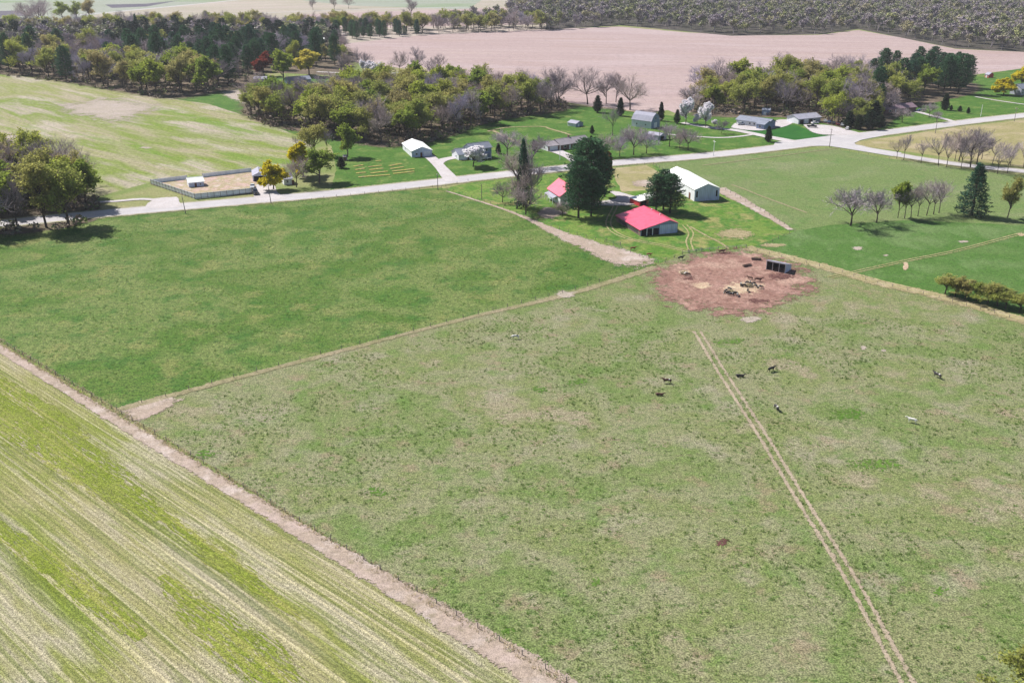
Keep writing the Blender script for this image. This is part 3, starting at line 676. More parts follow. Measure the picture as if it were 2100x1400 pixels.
KINDNAME = dict(bare='bare_tree', budding='budding_tree', leafy='leafy_tree', yellow='yellow_tree', pale_yellow='yellow_tree', red='red_leaved_tree', rust='rust_leaved_tree',
                blossom='blossom_tree', slim_bare='bare_tree', yard_bare='bare_tree', slim_bud='budding_tree', pine='pine_tree', spruce='spruce_tree', cedar='cedar_tree')
tr = random.Random(99)
TREES = []
WIDE = dict(budding=1.15, leafy=1.2, yellow=1.6, pale_yellow=1.5, red=1.3, rust=1.2, blossom=1.35, bare=1.15)
def tree(kind, x, y, ht, label, group=None, wide=1.0, loc=None, idx=None):
    P = PROTO[kind]; tm, cm, ref = P[tr.randrange(len(P)) if idx is None else idx]
    p = G(x, y) if loc is None else loc
    nm = KINDNAME[kind]
    e = empty(nm, p, tr.uniform(0, 6.28)); s = ht / ref; wide *= WIDE.get(kind, 1.0); e.scale = (s * wide, s * wide, s)
    tag(e, label, 'tree', group)
    link(bpy.data.objects.new('trunk', tm), e); link(bpy.data.objects.new('crown', cm), e)
    TREES.append((p.x, p.y)); return e

def inpoly(p, poly):
    c = False; n = len(poly); j = n - 1
    for i in range(n):
        a, b = poly[i], poly[j]
        if (a[1] > p[1]) != (b[1] > p[1]) and p[0] < (b[0] - a[0]) * (p[1] - a[1]) / (b[1] - a[1]) + a[0]: c = not c
        j = i
    return c

def topx(p, z=0.0):
    y, q = p[1], H - z; zc = y * CP + q * SP
    return 1050 + F * p[0] / zc, 700 + F * (q * CP - y * SP) / zc

def scatter(pxpoly, spacing, seed):
    q = random.Random(seed); poly = [tuple(G(*p).xy) for p in pxpoly]
    xs = [p[0] for p in poly]; ys = [p[1] for p in poly]; out = []; cell = {}
    area = (max(xs) - min(xs)) * (max(ys) - min(ys))
    for _ in range(int(area / spacing ** 2 * 14)):
        p = (q.uniform(min(xs), max(xs)), q.uniform(min(ys), max(ys)))
        if not inpoly(p, poly): continue
        cx, cy = int(p[0] // spacing), int(p[1] // spacing)
        if any((p[0] - r[0]) ** 2 + (p[1] - r[1]) ** 2 < spacing ** 2 for i in (-1, 0, 1) for j in (-1, 0, 1) for r in cell.get((cx + i, cy + j), ())): continue
        cell.setdefault((cx, cy), []).append(p); out.append(p)
    return out

DESC = dict(bare='bare grey tree', budding='tree budding olive green', leafy='tree in fresh green leaf', pine='dark green pine', spruce='dark spruce')
def wood(pxpoly, spacing, seed, mix, where, group, hts=(15, 21), mixf=None):
    q = random.Random(seed * 3 + 1)
    pts = scatter(pxpoly, spacing, seed)
    for p in pts:
        px, py = topx(p)
        if px < -160 or px > 2260: continue
        m = mixf(px, py) if mixf else mix
        k = q.choices([a for a, _ in m], [b for _, b in m])[0]
        h = q.uniform(*hts) * (1.12 if k == 'pine' else 1.0) * (q.uniform(.6, .9) if q.random() < .15 else 1)
        tree(k, 0, 0, h, DESC[k] + ' ' + where, DESC[k] + 's ' + group, wide=q.uniform(.9, 1.25), loc=Vector((p[0], p[1], 0)))
    return pts

# middle wood
def mf_mid(x, y):
    if x > 1040: return [('bare', 6), ('budding', 1.2)]
    if x < 640: return [('budding', 6), ('bare', 1.2), ('leafy', 1)]
    return [('budding', 5), ('bare', 4), ('leafy', 1.3)]
wood([(500, 232), (560, 254), (680, 280), (790, 298), (900, 283), (985, 258), (1000, 248), (1150, 225), (1150, 210), (1000, 196), (860, 192), (770, 196), (700, 212), (640, 226), (520, 222)], 10.2, 1, None,
     'in the wood behind the white garage', 'in the middle wood', (18, 25), mf_mid)
# right wood
def mf_right(x, y):
    if x > 1850: return [('pine', 8), ('budding', .5)]
    if x > 1780: return [('pine', 1.5), ('bare', 3), ('budding', 2)]
    return [('budding', 5.2), ('bare', 4.6), ('leafy', .8)]
wood([(1440, 222), (1500, 230), (1600, 228), (1680, 236), (1740, 250), (1790, 245), (1830, 205), (1900, 186), (1985, 183), (1985, 172), (1860, 168), (1740, 176), (1600, 180), (1440, 192)], 11, 2, None,
     'in the wood behind the houses at the junction', 'in the right wood', (19, 26), mf_right)
wood([(1700, 252), (1745, 258), (1790, 252), (1830, 222), (1870, 212), (1860, 190), (1780, 200), (1700, 230)], 11, 21, [('bare', 5), ('budding', 4)],
     'between the junction lot and the brick ranch house', 'by the brick ranch house', (15, 20))
# left big wood
def mf_left(x, y):
    if y > 150 and 180 < x < 430: return [('leafy', 3.0), ('budding', 5), ('bare', 1)]
    if 260 < x < 690 and 100 < y < 175: return [('pine', 7), ('bare', 2), ('budding', .6)]
    if x < 60: return [('budding', 4), ('pine', 1.5), ('bare', 3)]
    if y < 105: return [('bare', 5), ('budding', 3), ('pine', 1)]
    return [('bare', 6), ('budding', 2), ('pine', 1.2)]
wood([(-150, 148), (0, 150), (120, 163), (330, 197), (430, 186), (500, 166), (515, 150), (600, 138), (690, 138), (700, 112), (600, 105), (300, 112), (0, 122), (-150, 122)], 13.6, 3, None,
     'in the wood beyond the north field', 'in the big wood on the left', (19, 27), mf_left)
# band of trees behind the left wood
wood([(0, 68), (300, 62), (640, 60), (1110, 54), (1115, 63), (860, 69), (640, 73), (300, 76), (0, 82)], 13, 4, [('bare', 5), ('budding', 5)],
     'in the long row behind the big wood', 'in the long row beyond the big wood', (18, 24))
wood([(610, 74), (700, 70), (800, 70), (860, 66), (870, 71), (800, 78), (690, 84), (620, 80)], 13, 5, [('pine', 8), ('spruce', 1)],
     'in the row at the far end of the tilled field', 'at the corner of the tilled field', (13, 17))
# near left wood, both sides of the road
for (pp, sd_, n_) in (([(-200, 452), (0, 444), (80, 434), (190, 424), (198, 405), (150, 388), (60, 372), (0, 366), (-200, 370)], 6, 'north side of'), ([(-200, 500), (0, 482), (100, 468), (180, 458), (185, 454), (100, 460), (0, 466), (-200, 478)], 7, 'south side of')):
    wood(pp, 7.6, sd_, [('budding', 5), ('bare', 4.2), ('leafy', .8)], 'at the left picture edge, %s the road' % n_, 'in the roadside wood at left', (19, 27))

# far woods: the nearest edge as trees, the rest as one mass
edge = [(1120, 63), (1270, 52), (1400, 60), (1500, 71), (1680, 69), (1760, 58), (1850, 74), (1960, 98), (2100, 105), (2300, 112)]
def merge_mass(name, label, cat, pts, protos, hts, seed, wide=1.15):
    """many copies of light meshes joined into one object"""
    q = np.random.RandomState(seed); VV = []; FF = []; MM = []; off = 0
    arr = [(np.array(p[0].V), np.array(p[0].F, dtype=np.int64), np.array(p[0].M), p[1]) for p in protos]
    for (x, y) in pts:
        V, Fq, Mi, ref = arr[q.randint(len(arr))]
        s = q.uniform(*hts) / ref; a = q.uniform(0, 6.28); c, sn = math.cos(a), math.sin(a); w = s * wide * q.uniform(.8, 1.2)
        X = np.stack([(V[:, 0] * c - V[:, 1] * sn) * w + x, (V[:, 0] * sn + V[:, 1] * c) * w + y, V[:, 2] * s], 1)
        VV.append(X); FF.append(Fq + off); MM.append(Mi); off += len(V)
    if not VV: return
    V = np.concatenate(VV); Fq = np.concatenate(FF); Mi = np.concatenate(MM)
    me = bpy.data.meshes.new(name); me.vertices.add(len(V)); me.vertices.foreach_set('co', V.ravel())
    me.loops.add(Fq.size); me.loops.foreach_set('vertex_index', Fq.ravel().astype(np.int32))
    me.polygons.add(len(Fq)); me.polygons.foreach_set('loop_start', np.arange(0, Fq.size, 4, dtype=np.int32))
    me.polygons.foreach_set('material_index', Mi.astype(np.int32))
    me.update(calc_edges=True)
    o = bpy.data.objects.new(name, me); tag(o, label, cat, kind='stuff'); return link(o)

def mass_mat(name, cols, sc):
    m, nt, bs = newmat(name); T = NT(nt); p = T.pos()
    c = T.ramp(T.noise(p, sc, 2, .5), [(0.36 + .28 * i / (len(cols) - 1), cols[i]) for i in range(len(cols))])
    c = T.mix(1.0, c, T.ramp(T.noise(p, .15, 2, .6), [(.3, (.8,) * 3), (.7, (1.2,) * 3)]), 'MULTIPLY')
    nt.links.new(c, bs.inputs['Base Color']); bs.inputs['Roughness'].default_value = .9; return m
M['mass'] = mass_mat('far_wood_foliage', [g(152, 156, 96, 0.92), g(150, 140, 142, 0.92), g(134, 146, 84, 0.92), g(160, 148, 156, 0.92), g(134, 124, 136, 0.92), g(162, 156, 116, 0.92)], .03)
M['mass_tw'] = mass_mat('far_wood_twigs', [g(164, 152, 158, 1.0), g(142, 132, 134, 1.0), g(170, 158, 164, 1.0)], .05)
lites = []
for s in range(4):
    T_, C_, _, _ = deciduous(200 + s, 19, (9, 6, 4), spread=.9, leaves=4, lsize=.46, twig=.08, lj=1.7, upright=.4, oval=True)
    C_.V, C_.F, C_.M = (T_.V + C_.V, T_.F + [tuple(i + len(T_.V) for i in f) for f in C_.F], T_.M + C_.M)
    lites.append((C_, 19))
ptsf = scatter([(x, y) for x, y in edge] + [(2500, 105), (2500, -45), (1500, -45), (1130, -30)], 15, 11) + scatter([(890, 62), (1115, 58), (1125, 6), (1060, 8), (1040, 34), (950, 46)], 15, 14)
o = merge_mass('far_wood', 'mass of grey and olive woodland filling the far right beyond the tilled field', 'woodland', ptsf, lites, (11, 22), 3, wide=1.35)
o.data.materials.append(M['mass_tw']); o.data.materials.append(M['mass'])
cl = []
for s in range(2):
    T_, C_, _, _ = conifer(220 + s, 22, 5.2, .16, 1.5, 7, 5, size=1.1); cl.append((C_, 22))
back = [(-150, 122), (0, 122), (300, 112), (600, 105), (700, 112), (700, 100), (600, 84), (300, 80), (0, 84), (-150, 88)]
pb = scatter(back, 13.5, 12); qb = random.Random(4)
isp = [qb.random() < (.5 if 250 < topx(p)[0] < 690 else .15) for p in pb]
o = merge_mass('back_wood', 'grey and olive treetops at the back of the big wood on the left', 'woodland', [p for p, b in zip(pb, isp) if not b], lites, (17, 24), 13, wide=1.4)
o.data.materials.append(M['mass_tw']); o.data.materials.append(M['mass'])
o = merge_mass('back_pines', 'dark pine tops at the back of the big wood on the left', 'woodland', [p for p, b in zip(pb, isp) if b], cl, (19, 26), 14)
o.data.materials.append(M['bark_dark']); o.data.materials.append(mass_mat('far_pine_needles', [g(60, 96, 66), g(52, 80, 70)], .05))
# undergrowth in the woods
ub = []
for s in range(3):
    C_ = MB(); q = random.Random(300 + s)
    for _ in range(20):
        a = q.uniform(0, 6.28); e = q.uniform(.5, 1.4)
        C_.tube((0, 0, 0), (math.cos(a) * math.cos(e) * 2, math.sin(a) * math.cos(e) * 2, math.sin(e) * 2.4), .06, .03, 3, 0)
    for _ in range(46):
        v = rand_unit(q); leafquad(C_, Vector((v.x * 2.2, v.y * 2.2, 1.3 + v.z * 1.3)), .42, q, 1)
    ub.append((C_, 2.6))
pu = []
for i, (pp, sp) in enumerate([([(498, 236), (560, 260), (680, 286), (790, 304), (900, 288), (1000, 252), (1160, 226), (1150, 205), (1000, 188), (760, 178), (520, 200)], 6.5),
        ([(1430, 230), (1500, 238), (1600, 238), (1690, 250), (1760, 258), (1830, 215), (1850, 190), (1740, 176), (1440, 190)], 6.5),
        ([(-150, 152), (0, 155), (120, 168), (330, 202), (430, 190), (505, 170), (515, 150), (400, 120), (0, 120)], 9),
        ([(-200, 455), (0, 446), (190, 428), (200, 408), (0, 388)], 6), ([(-200, 502), (0, 486), (180, 462), (0, 466)], 6)]):
    pu += scatter(pp, sp, 40 + i)
pu += [tuple((G(x, y)).xy) for x, y in [(700 + i * 8, 386 - i * .3 + (i % 3)) for i in range(0, 0)]]
o = merge_mass('undergrowth', 'low brush and saplings under the trees of the woods', 'undergrowth', pu, ub, (1.2, 3.6), 5)
o.data.materials.append(mass_mat('brush_twigs', [g(120, 104, 100, .8), g(140, 126, 124, .8)], .1)); o.data.materials.append(mass_mat('brush_leaves', [g(120, 132, 66, .8), g(128, 108, 94, .8), g(132, 120, 112, .8), g(96, 120, 56, .8)], .06))

# single trees --------------------------------------------------
tree('bare', 1205, 214, 25, 'tall bare tree with a straight trunk, leftmost of those standing before the tilled field', wide=1.1, idx=0)
tree('bare', 1243, 213, 20, 'leaning bare tree just right of the tall one before the tilled field', idx=1)
tree('bare', 1263, 210, 21, 'bare tree third from the left before the tilled field', idx=2)
tree('bare', 1292, 226, 23, 'broad bare tree with faint buds, rightmost of those before the tilled field', wide=1.15, idx=3)
tree('bare', 1418, 228, 18, 'wide spreading bare tree behind the white blossom trees', wide=1.4, idx=4)
tree('cedar', 1225, 231, 10, 'dark conical evergreen in front of the bare trees, left of the grey barn'); tree('cedar', 1272, 238, 10.5, 'dark conical evergreen close left of the grey barn')
tree('cedar', 1355, 248, 10.5, 'dark conical evergreen against the right end of the grey barn', wide=.8); tree('cedar', 1388, 254, 8, 'dull conical evergreen left of the first white blossom tree', wide=.8)
tree('cedar', 1214, 275, 4.5, 'small dark evergreen on the lawn behind the brown-roofed ranch house')
tree('cedar', 1575, 291, 8, 'rounded dark evergreen at the mouth of the driveway by the junction', wide=1.05)
tree('blossom', 1406, 254, 15.5, 'white blossom tree, left one of the tall pair by the drive', idx=0, wide=.7); tree('blossom', 1447, 261, 14.5, 'white blossom tree, right one of the tall pair by the drive', idx=1, wide=.7)
tree('blossom', 1430, 255, 6, 'small grey white blossom tree between the tall pair', idx=0)
tree('blossom', 1465, 259, 4, 'small white blossom bush right of the tall pair', idx=1)
tree('blossom', 970, 342, 10.5, 'white blossom tree in front of the blue two-storey house', idx=0, wide=1.35)
for i, (x, y, h) in enumerate([(746, 153, 12), (757, 156, 12), (768, 157, 11), (779, 157, 11)]):
    tree('blossom', x, y, h, ['white blossom tree far back at the left end of its row of four', 'white blossom tree second from left in the far row of four', 'white blossom tree third from left in the far row of four', 'white blossom tree far back at the right end of its row of four'][i], 'white blossom trees in the far row', wide=.7)
tree('yard_bare', 1480, 274, 8, 'small bare tree with a round crown on the lawn left of the drive')
tree('slim_bare', 1256, 278, 16, 'tall pale bare tree on the lawn between the small shed and the grey barn', wide=1.1)
for x, y, h, l in [(1243, 322, 12, 'bare tree at the roadside, leftmost of the row right of the pines'), (1271, 321, 12, 'bare tree second from left in the roadside row right of the pines'), (1299, 318, 16, 'largest bare tree of the roadside row, with a dark shadow on the road'),
        (1326, 315, 12, 'bare tree in the roadside row just right of the largest one'), (1373, 301, 13, 'thin bare tree on the lawn right of the utility pole by the grey barn'), (1394, 305, 9, 'very thin small bare tree on the lawn left of the pale lamp post'),
        (1411, 308, 13, 'bare tree with a low fork, rightmost on the lawn below the thin drive')]:
    tree('yard_bare', x, y, h, l)
tree('yard_bare', 1091, 343, 16, 'grey bare tree between the road and the brown-roofed ranch house', wide=1.1)
tree('yard_bare', 1040, 320, 14, 'grey bare tree on the lawn right of the blue two-storey house', wide=1.2)
tree('cedar', 1022, 315, 5, 'round dark evergreen shrub beside the blue two-storey house', wide=1.2); tree('cedar', 1095, 310, 5.5, 'dark evergreen left of the ranch garage', wide=1)
tree('cedar', 1212, 299, 5, 'dark evergreen at the right end of the brown-roofed ranch house', wide=1.2)
tree('spruce', 1073, 425, 27, 'tall thin half dead spruce with grey twigs beside the red-roofed farmhouse', wide=.62)
tree('bare', 1060, 428, 24, 'grey bare tree tangled with the half dead spruce', wide=.9); tree('bare', 1088, 420, 23, 'grey bare tree leaning right beside the half dead spruce', wide=.7)
tree('yard_bare', 1078, 440, 12, 'low bushy bare tree in front of the half dead spruce', wide=1.2); tree('yard_bare', 1030, 415, 9, 'grey bare bushy tree left of the half dead spruce')
tree('pine', 1203, 426, 28, 'tallest dark pine beside the farmhouse, its top above the road', idx=0, wide=1.45)
tree('pine', 1186, 447, 23, 'dark pine in front of the red-roofed farmhouse, lowest in the photo', idx=1, wide=1.2)
tree('pine', 1212, 444, 19, 'dark pine right of the one before the farmhouse', idx=2, wide=1.2); tree('pine', 1218, 418, 26, 'dark pine behind and right of the tallest one', idx=1, wide=1.3)
tree('rust', 1240, 404, 19, 'rust brown tree at the right of the tall pines', wide=.85)
tree('yard_bare', 1153, 445, 7, 'stump-like bare tree with a thick trunk by the front pine')
for i, (x, y, h, w) in enumerate([(1345, 434, 15, 1.5), (1374, 437, 15.5, 1.6), (1360, 430, 16, 1.5)]):
    tree('pine', x, y, h, ['broad dark pine left in the clump between the red barn and white barn', 'broad dark pine right in the clump between the red barn and white barn', 'dark pine at the back of the clump between the red barn and white barn'][i], wide=w, idx=i)
# yellow trees at the left yard
tree('yellow', 561, 389, 13, 'round bright yellow tree beside the driveway of the fenced yard', idx=0, wide=.8)
tree('yellow', 622, 362, 16, 'bright yellow tree behind the grey one near the small white house', idx=1, wide=.75)
tree('leafy', 655, 375, 16, 'yellow green bushy tree at the left edge of the garden', wide=1.3); tree('budding', 646, 320, 17, 'olive budding tree with bare stems behind the yellow tree')
tree('bare', 608, 384, 15, 'grey bare tree right of the round yellow tree', wide=.9); tree('slim_bare', 672, 318, 14, 'thin bare tree at the field corner right of the olive one')
tree('slim_bare', 612, 312, 9, 'small pale bare tree at the right tip of the north field')
tree('leafy', 713, 322, 17, 'green tree with a forked bare trunk above the garden', wide=.9)
tree('cedar', 700, 345, 5, 'dark round evergreen shrub at the upper corner of the garden', wide=1.5)
# left upper: red, green, pale yellow
tree('red', 541, 156, 19, 'red leaved tree at the edge of the dark pines', wide=.9); tree('leafy', 582, 170, 25, 'large dome-shaped light green tree beside the red leaved tree', wide=1.0, idx=1); tree('pale_yellow', 634, 156, 21, 'pale yellow tree right of the large light green tree', wide=1)
for x, y, h in [(700, 152, 16), (712, 150, 18), (745, 148, 20), (820, 150, 18), (856, 150, 21), (900, 148, 15)]:
    tree('bare', x, y, h, 'bare tree in front of the left end of the tilled field', 'bare trees before the tilled field, left')
for x, y, h, l in [(283, 84, 27, 'tall dark spire-shaped conifer standing above the big wood'), (234, 82, 18, 'dark conifer left of the spire-shaped one')]: tree('spruce', x, y, h, l, wide=.7)
for x, y, h in [(55, 52, 22), (78, 54, 26), (88, 50, 24), (130, 44, 20), (160, 44, 20), (185, 42, 22)]: tree('bare' if x < 120 else 'budding', x, y, h * 1.3, 'tree standing alone in front of the far meadow at upper left', 'trees before the far meadow', wide=1.2)
for x, y in [(642, 21), (686, 20), (715, 18)]: tree('bare', x, y, 20, 'lone bare tree in the far fields near the top edge', 'lone trees in the far fields')
tree('bare', 843, 38, 30, 'tall pale bare tree rising above the far row')
# right side
tree('pine', 1965, 192, 27, 'broad dark evergreen at the right end of the right wood', wide=1.2, idx=0); tree('pine', 1935, 190, 25, 'dark evergreen second from the right end of the right wood', wide=1.1, idx=1)
tree('leafy', 1893, 194, 21, 'light green tree with a pale trunk among the dark pines', idx=0)
tree('cedar', 1937, 226, 10, 'conical dark evergreen on the east lawn', wide=1.1)
for x, y, s, l in [(1950, 226, 3, 'small dark shrub touching the conical evergreen'), (1968, 229, 3.4, 'small dark shrub between two others on the east lawn'), (1985, 233, 3.6, 'wide small dark shrub, rightmost on the east lawn')]: tree('cedar', x, y, s, l, wide=1.4)
tree('yellow', 2058, 195, 12, 'pale yellow shrub-like tree left of the house at the right edge', wide=1.1); tree('yellow', 2095, 176, 15, 'yellow tree at the right edge behind the house')
tree('yard_bare', 1850, 252, 10, 'round red-brown bare tree in front of the dark brick ranch house', wide=1.1); tree('yard_bare', 1905, 240, 9, 'bare tree at the bend of the east driveway')
tree('yard_bare', 1920, 250, 7, 'small pinkish bare tree where the east driveway meets the road')
for x, y, h, k in [(1740, 262, 9, 'cedar'), (1760, 266, 8, 'cedar'), (1782, 265, 10, 'cedar'), (1790, 255, 13, 'cedar'), (1804, 262, 7, 'cedar')]: tree(k, x, y, h, 'dark evergreen shrub in the clump beside the junction lot', 'evergreens beside the junction lot', wide=1.5)
for x, y, h in [(1822, 232, 14), (1800, 240, 15), (1720, 250, 15)]: tree('bare', x, y, h, 'bare tree leaning over the dark brick ranch house', 'bare trees about the brick ranch house')
row = [(1839, 326, 10), (1853, 328, 13), (1889, 334, 11), (1924, 339, 15), (1941, 343, 14), (1958, 330, 13), (1966, 331, 17), (1971, 345, 12), (1990, 344, 19), (2003, 336, 18), (2013, 327, 14), (2035, 336, 13), (2045, 357, 13), (2065, 356, 13), (2072, 340, 12), (2098, 345, 13), (2125, 350, 14)]
for i, (x, y, h) in enumerate(row):
    tree('slim_bare' if h < 16 else 'bare', x, y, h, 'bare tree in the loose row along the side road', 'bare trees along the side road', wide=1.1)
tree('yard_bare', 1744, 463, 16, 'bare branching tree standing alone, leftmost at the edge of the green pasture', wide=1.2); tree('yard_bare', 1797, 457, 14, 'smaller bare tree between the lone one and the thicket')
for i, (x, y, h, k) in enumerate([(1841, 447, 15, 'slim_bud'), (1855, 448, 13, 'slim_bare'), (1868, 446, 13, 'slim_bare'), (1882, 444, 13, 'slim_bare'), (1900, 442, 14, 'slim_bare'), (1914, 440, 14, 'slim_bare'), (1925, 437, 14, 'slim_bare')]):
    tree(k, x, y, h, 'bright green slim tree at the left end of the thicket' if i == 0 else 'slim bare stem in the thicket left of the big spruce', None if i == 0 else 'slim bare trees of the thicket', wide=1.15)
tree('spruce', 1992, 442, 20.5, 'big dark spruce standing alone in the pasture at right', idx=0, wide=1.4)
tree('budding', 2066, 447, 17, 'olive budding tree with several bare stems right of the big spruce', wide=.8)
for i, (x, y, h) in enumerate([(1938, 603, 6.5), (1958, 608, 7), (1980, 612, 6.5), (2002, 618, 6.5), (2025, 622, 7), (2045, 628, 6.5), (2062, 632, 5.5), (2090, 640, 6), (2110, 648, 7)]):
    tree('budding', x, y, h, 'low bushy budding tree in the clump beside the pasture lane', 'low bushy trees beside the pasture lane', wide=1.9)
# crown at the lower right corner
tree('budding', 0, 0, 11.5, 'yellow green tree top poking in at the lower right corner', loc=Vector((70.3, 103.0, 0)), idx=2, wide=1.5)

# ------------------------------------------------------------------ grass tufts
def tuft_mass(name, label, polys, spacing, seed, mat, h=(.15, .4), r=.4, keep=0.5, n=16):
    protos = []
    for s in range(5):
        C_ = MB(); q = random.Random(400 + s + seed); rx = r * q.uniform(.6, 1.5)
        for _ in range(n):
            a = q.uniform(0, 6.28); rr = q.uniform(0, 1) ** .7; p = Vector((math.cos(a) * rr * rx, math.sin(a) * rr * r, 0)); b = Vector((math.cos(a) * .3 * q.random(), math.sin(a) * .3 * q.random(), q.uniform(.2, .42)))
            w = Vector((q.uniform(-1, 1), q.uniform(-1, 1), 0)).normalized() * .055
            C_.quad(tuple(p - w), tuple(p + w), tuple(p + b + w * .3), tuple(p + b - w * .3), 0)
        protos.append((C_, .35))
    pts = []
    for i, pp in enumerate(polys): pts += scatter(pp, spacing[i], seed + i)
    q = random.Random(seed)
    pts = [p for p in pts if noise.noise(Vector((p[0] / 22, p[1] / 22, seed))) * .9 + noise.noise(Vector((p[0] / 6, p[1] / 6, seed))) * .6 + q.uniform(-.35, .35) > .35 - keep]
    o = merge_mass(name, label, 'grass', pts, protos, h, seed, wide=1.0); o.data.materials.append(mat); o.location.z = .01; return o
tuft_mass('grass_tufts', 'scattered dark tufts of grass over the grazed main pasture', [[(300, 860), (700, 730), (1200, 610), (1420, 660), (1700, 640), (2100, 680), (2110, 1410), (1160, 1410)]], [1.05], 51, M['tuft'], (.06, .42), keep=.3)
tuft_mass('pasture_tufts', 'scattered darker tufts of grass over the west pasture', [[(20, 700), (60, 560), (300, 450), (900, 400), (1100, 470), (1300, 555), (1180, 585), (700, 705), (260, 822)]], [1.7], 53, M['tuft'], (.12, .45), keep=.35, n=10)
tuft_mass('dry_grass', 'dry pale grass and weeds along the fence lines', [[(0, 694), (250, 844), (500, 994), (817, 1184), (1119, 1366), (1180, 1410), (1165, 1415), (1100, 1372), (800, 1192), (480, 997), (230, 850), (-20, 697)]], [.7], 52, M['deadgrass'], (.2, .5), r=.3, keep=1)

# ------------------------------------------------------------------ fences
def fence(name, label, pts, sp=4.0, hp=1.2, rails=(.7, 1.05), mat='greywood', r=.08, railr=.006, smooth=False, group=None, cat='fence'):
    P = [G(*p) if not isinstance(p, Vector) else p for p in pts]
    e = empty(name, P[0]); tag(e, label, cat, group)
    pos = []
    for i in range(len(P) - 1):
        L = (P[i + 1] - P[i]).length; k = max(1, round(L / sp))
        for j in range(k): pos.append(P[i].lerp(P[i + 1], j / k))
    pos.append(P[-1])
    q = random.Random(int(P[0].x * 10))
    ms = []
    for s in range(3):
        mb = MB(); mb.tube((0, 0, -.1), (q.uniform(-.05, .05), q.uniform(-.05, .05), hp * q.uniform(.9, 1.08)), r, r * .9, 6, 0, True)
        o = mb.build('post', M[mat], e); ms.append(o)
    order = sorted(range(len(pos)), key=lambda i: pos[i].length)
    keep = set(order[:98])
    rest = MB()
    cnt = 0
    for i in sorted(keep):
        p = pos[i]
        if cnt < 3: o = ms[cnt]
        else:
            o = ms[cnt % 3].copy(); COL.objects.link(o); o.parent = e
        o.location = p - P[0]; o.rotation_euler = (q.uniform(-.05, .05), q.uniform(-.05, .05), q.uniform(0, 6)); cnt += 1
    for o in ms[cnt:]: bpy.data.objects.remove(o)
    for i in range(len(pos)):
        if i not in keep: rest.tube(pos[i] - P[0], pos[i] - P[0] + Vector((0, 0, hp)), r, r * .9, 4, 0, True)
    if rest.V: tag(rest.build('post', M[mat], e), kind='stuff')
    wb = MB()
    for z in rails:
        for i in range(len(pos) - 1):
            a = pos[i] - P[0] + Vector((0, 0, z)); b = pos[i + 1] - P[0] + Vector((0, 0, z)); wb.tube(a, b, railr, railr, 3)
    if wb.V: wb.build('wire', M['wire'], e)
    return e
fence('post_fence', 'long wire fence on wooden posts dividing the crop field from the pastures', [(-100, 641), (0, 700), (250, 850), (500, 1000), (817, 1190), (1119, 1372), (1300, 1488)], 4.6)
fence('post_fence', 'wire fence on posts running between the west pasture and main pasture', [(240, 840), (480, 775), (700, 716), (950, 653), (1180, 594), (1345, 545), (1400, 522)], 5.5)
fence('post_fence', 'wire fence along the pasture lane at right', [(1530, 510), (1680, 547), (1800, 581), (1925, 612), (2100, 660)], 4.5, hp=1.1)
fence('rail_fence', 'dark rail fence behind the muddy lot', [(1400, 522), (1455, 514), (1490, 511), (1530, 508)], 3, hp=1.3, r=.10, railr=.05)
fence('post_fence', 'wire fence along the pink dirt beside the farmyard', [(905, 386), (1020, 423), (1130, 466), (1240, 498), (1350, 540), (1400, 522)], 4.5, hp=1.1)
fence('post_fence', 'wire fence on posts between the farmyard and the northeast pasture', [(1340, 338), (1365, 352)], 4)
fence('post_fence', 'wire fence from the white barn down to the pasture lane', [(1478, 386), (1540, 420), (1630, 474), (1560, 508)], 4.5, hp=1.1)
fence('post_fence', 'wire fence on posts along the south side of the road', [(560, 423), (690, 404), (914, 382), (960, 372)], 6, hp=1.1)
fence('rail_fence', 'low rail fence along the roadside beside the small paddock', [(1252, 345), (1290, 341), (1322, 338)], 4, hp=1.0)
fence('post_fence', 'wire fence at the edge of the side road', [(1705, 304), (1800, 322), (1900, 340), (2000, 352), (2110, 366)], 6, hp=1.1)

# gates
def gate(x0, y0, x1, y1, label):
    a, b = G(x0, y0), G(x1, y1); d = b - a; L = d.length
    e = empty('gate', a, math.atan2(d.y, d.x)); tag(e, label, 'gate')
    mb = MB()
    for z in (.25, .5, .75, 1.0, 1.25): mb.tube((0, 0, z), (L, 0, z), .03, .03, 4)
    for x in (0, L / 2, L): mb.tube((x, 0, .2), (x, 0, 1.3), .035, .035, 4)
    mb.build('gate_frame', M['wire'], e)
    for x in (-.1, L + .1):
        m2 = MB(); m2.tube((x, 0, -.1), (x, 0, 1.5), .1, .1, 6, 0, True); m2.build('post', M['greywood'], e)
gate(1243, 497, 1272, 504, 'metal gate between the farmyard and the pink dirt patch')
gate(1412, 519, 1438, 516, 'metal gate where the wheel track enters the muddy lot')

# privacy fence round the yard
def board_fence(a, b, h, label, inner=1):
    A, B = G(*a), G(*b); d = B - A; L = d.length
    e = empty('board_fence', A, math.atan2(d.y, d.x)); tag(e, label, 'fence', 'board fences round the dirt yard')
    mb = MB(); n = int(L / .3); q = random.Random(int(L * 10))
    for i in range(n):
        x = i * L / n; mb.box(x + .006, x + L / n - .006, -.02, .02, .05, h + q.uniform(-.03, .03))
    mb.build('board_panel', M['fencewall'], e)
    mb = MB()
    for z in (.4, h - .4): mb.box(0, L, .024, .08, z - .05, z + .05)
    mb.build('rail', M['greywood'], e)
    k = max(2, int(L / 2.6))
    for i in range(k + 1):
        m2 = MB(); x = i * L / k; m2.box(x - .06, x + .06, .084, .2, -.1, h + .08); m2.build('post', M['greywood'], e)
board_fence((400, 408), (310, 378), 2.3, 'pale board fence on the left side of the dirt yard')
board_fence((517, 396.5), (400, 408.5), 2.3, 'pale blue board fence on the road side of the dirt yard')
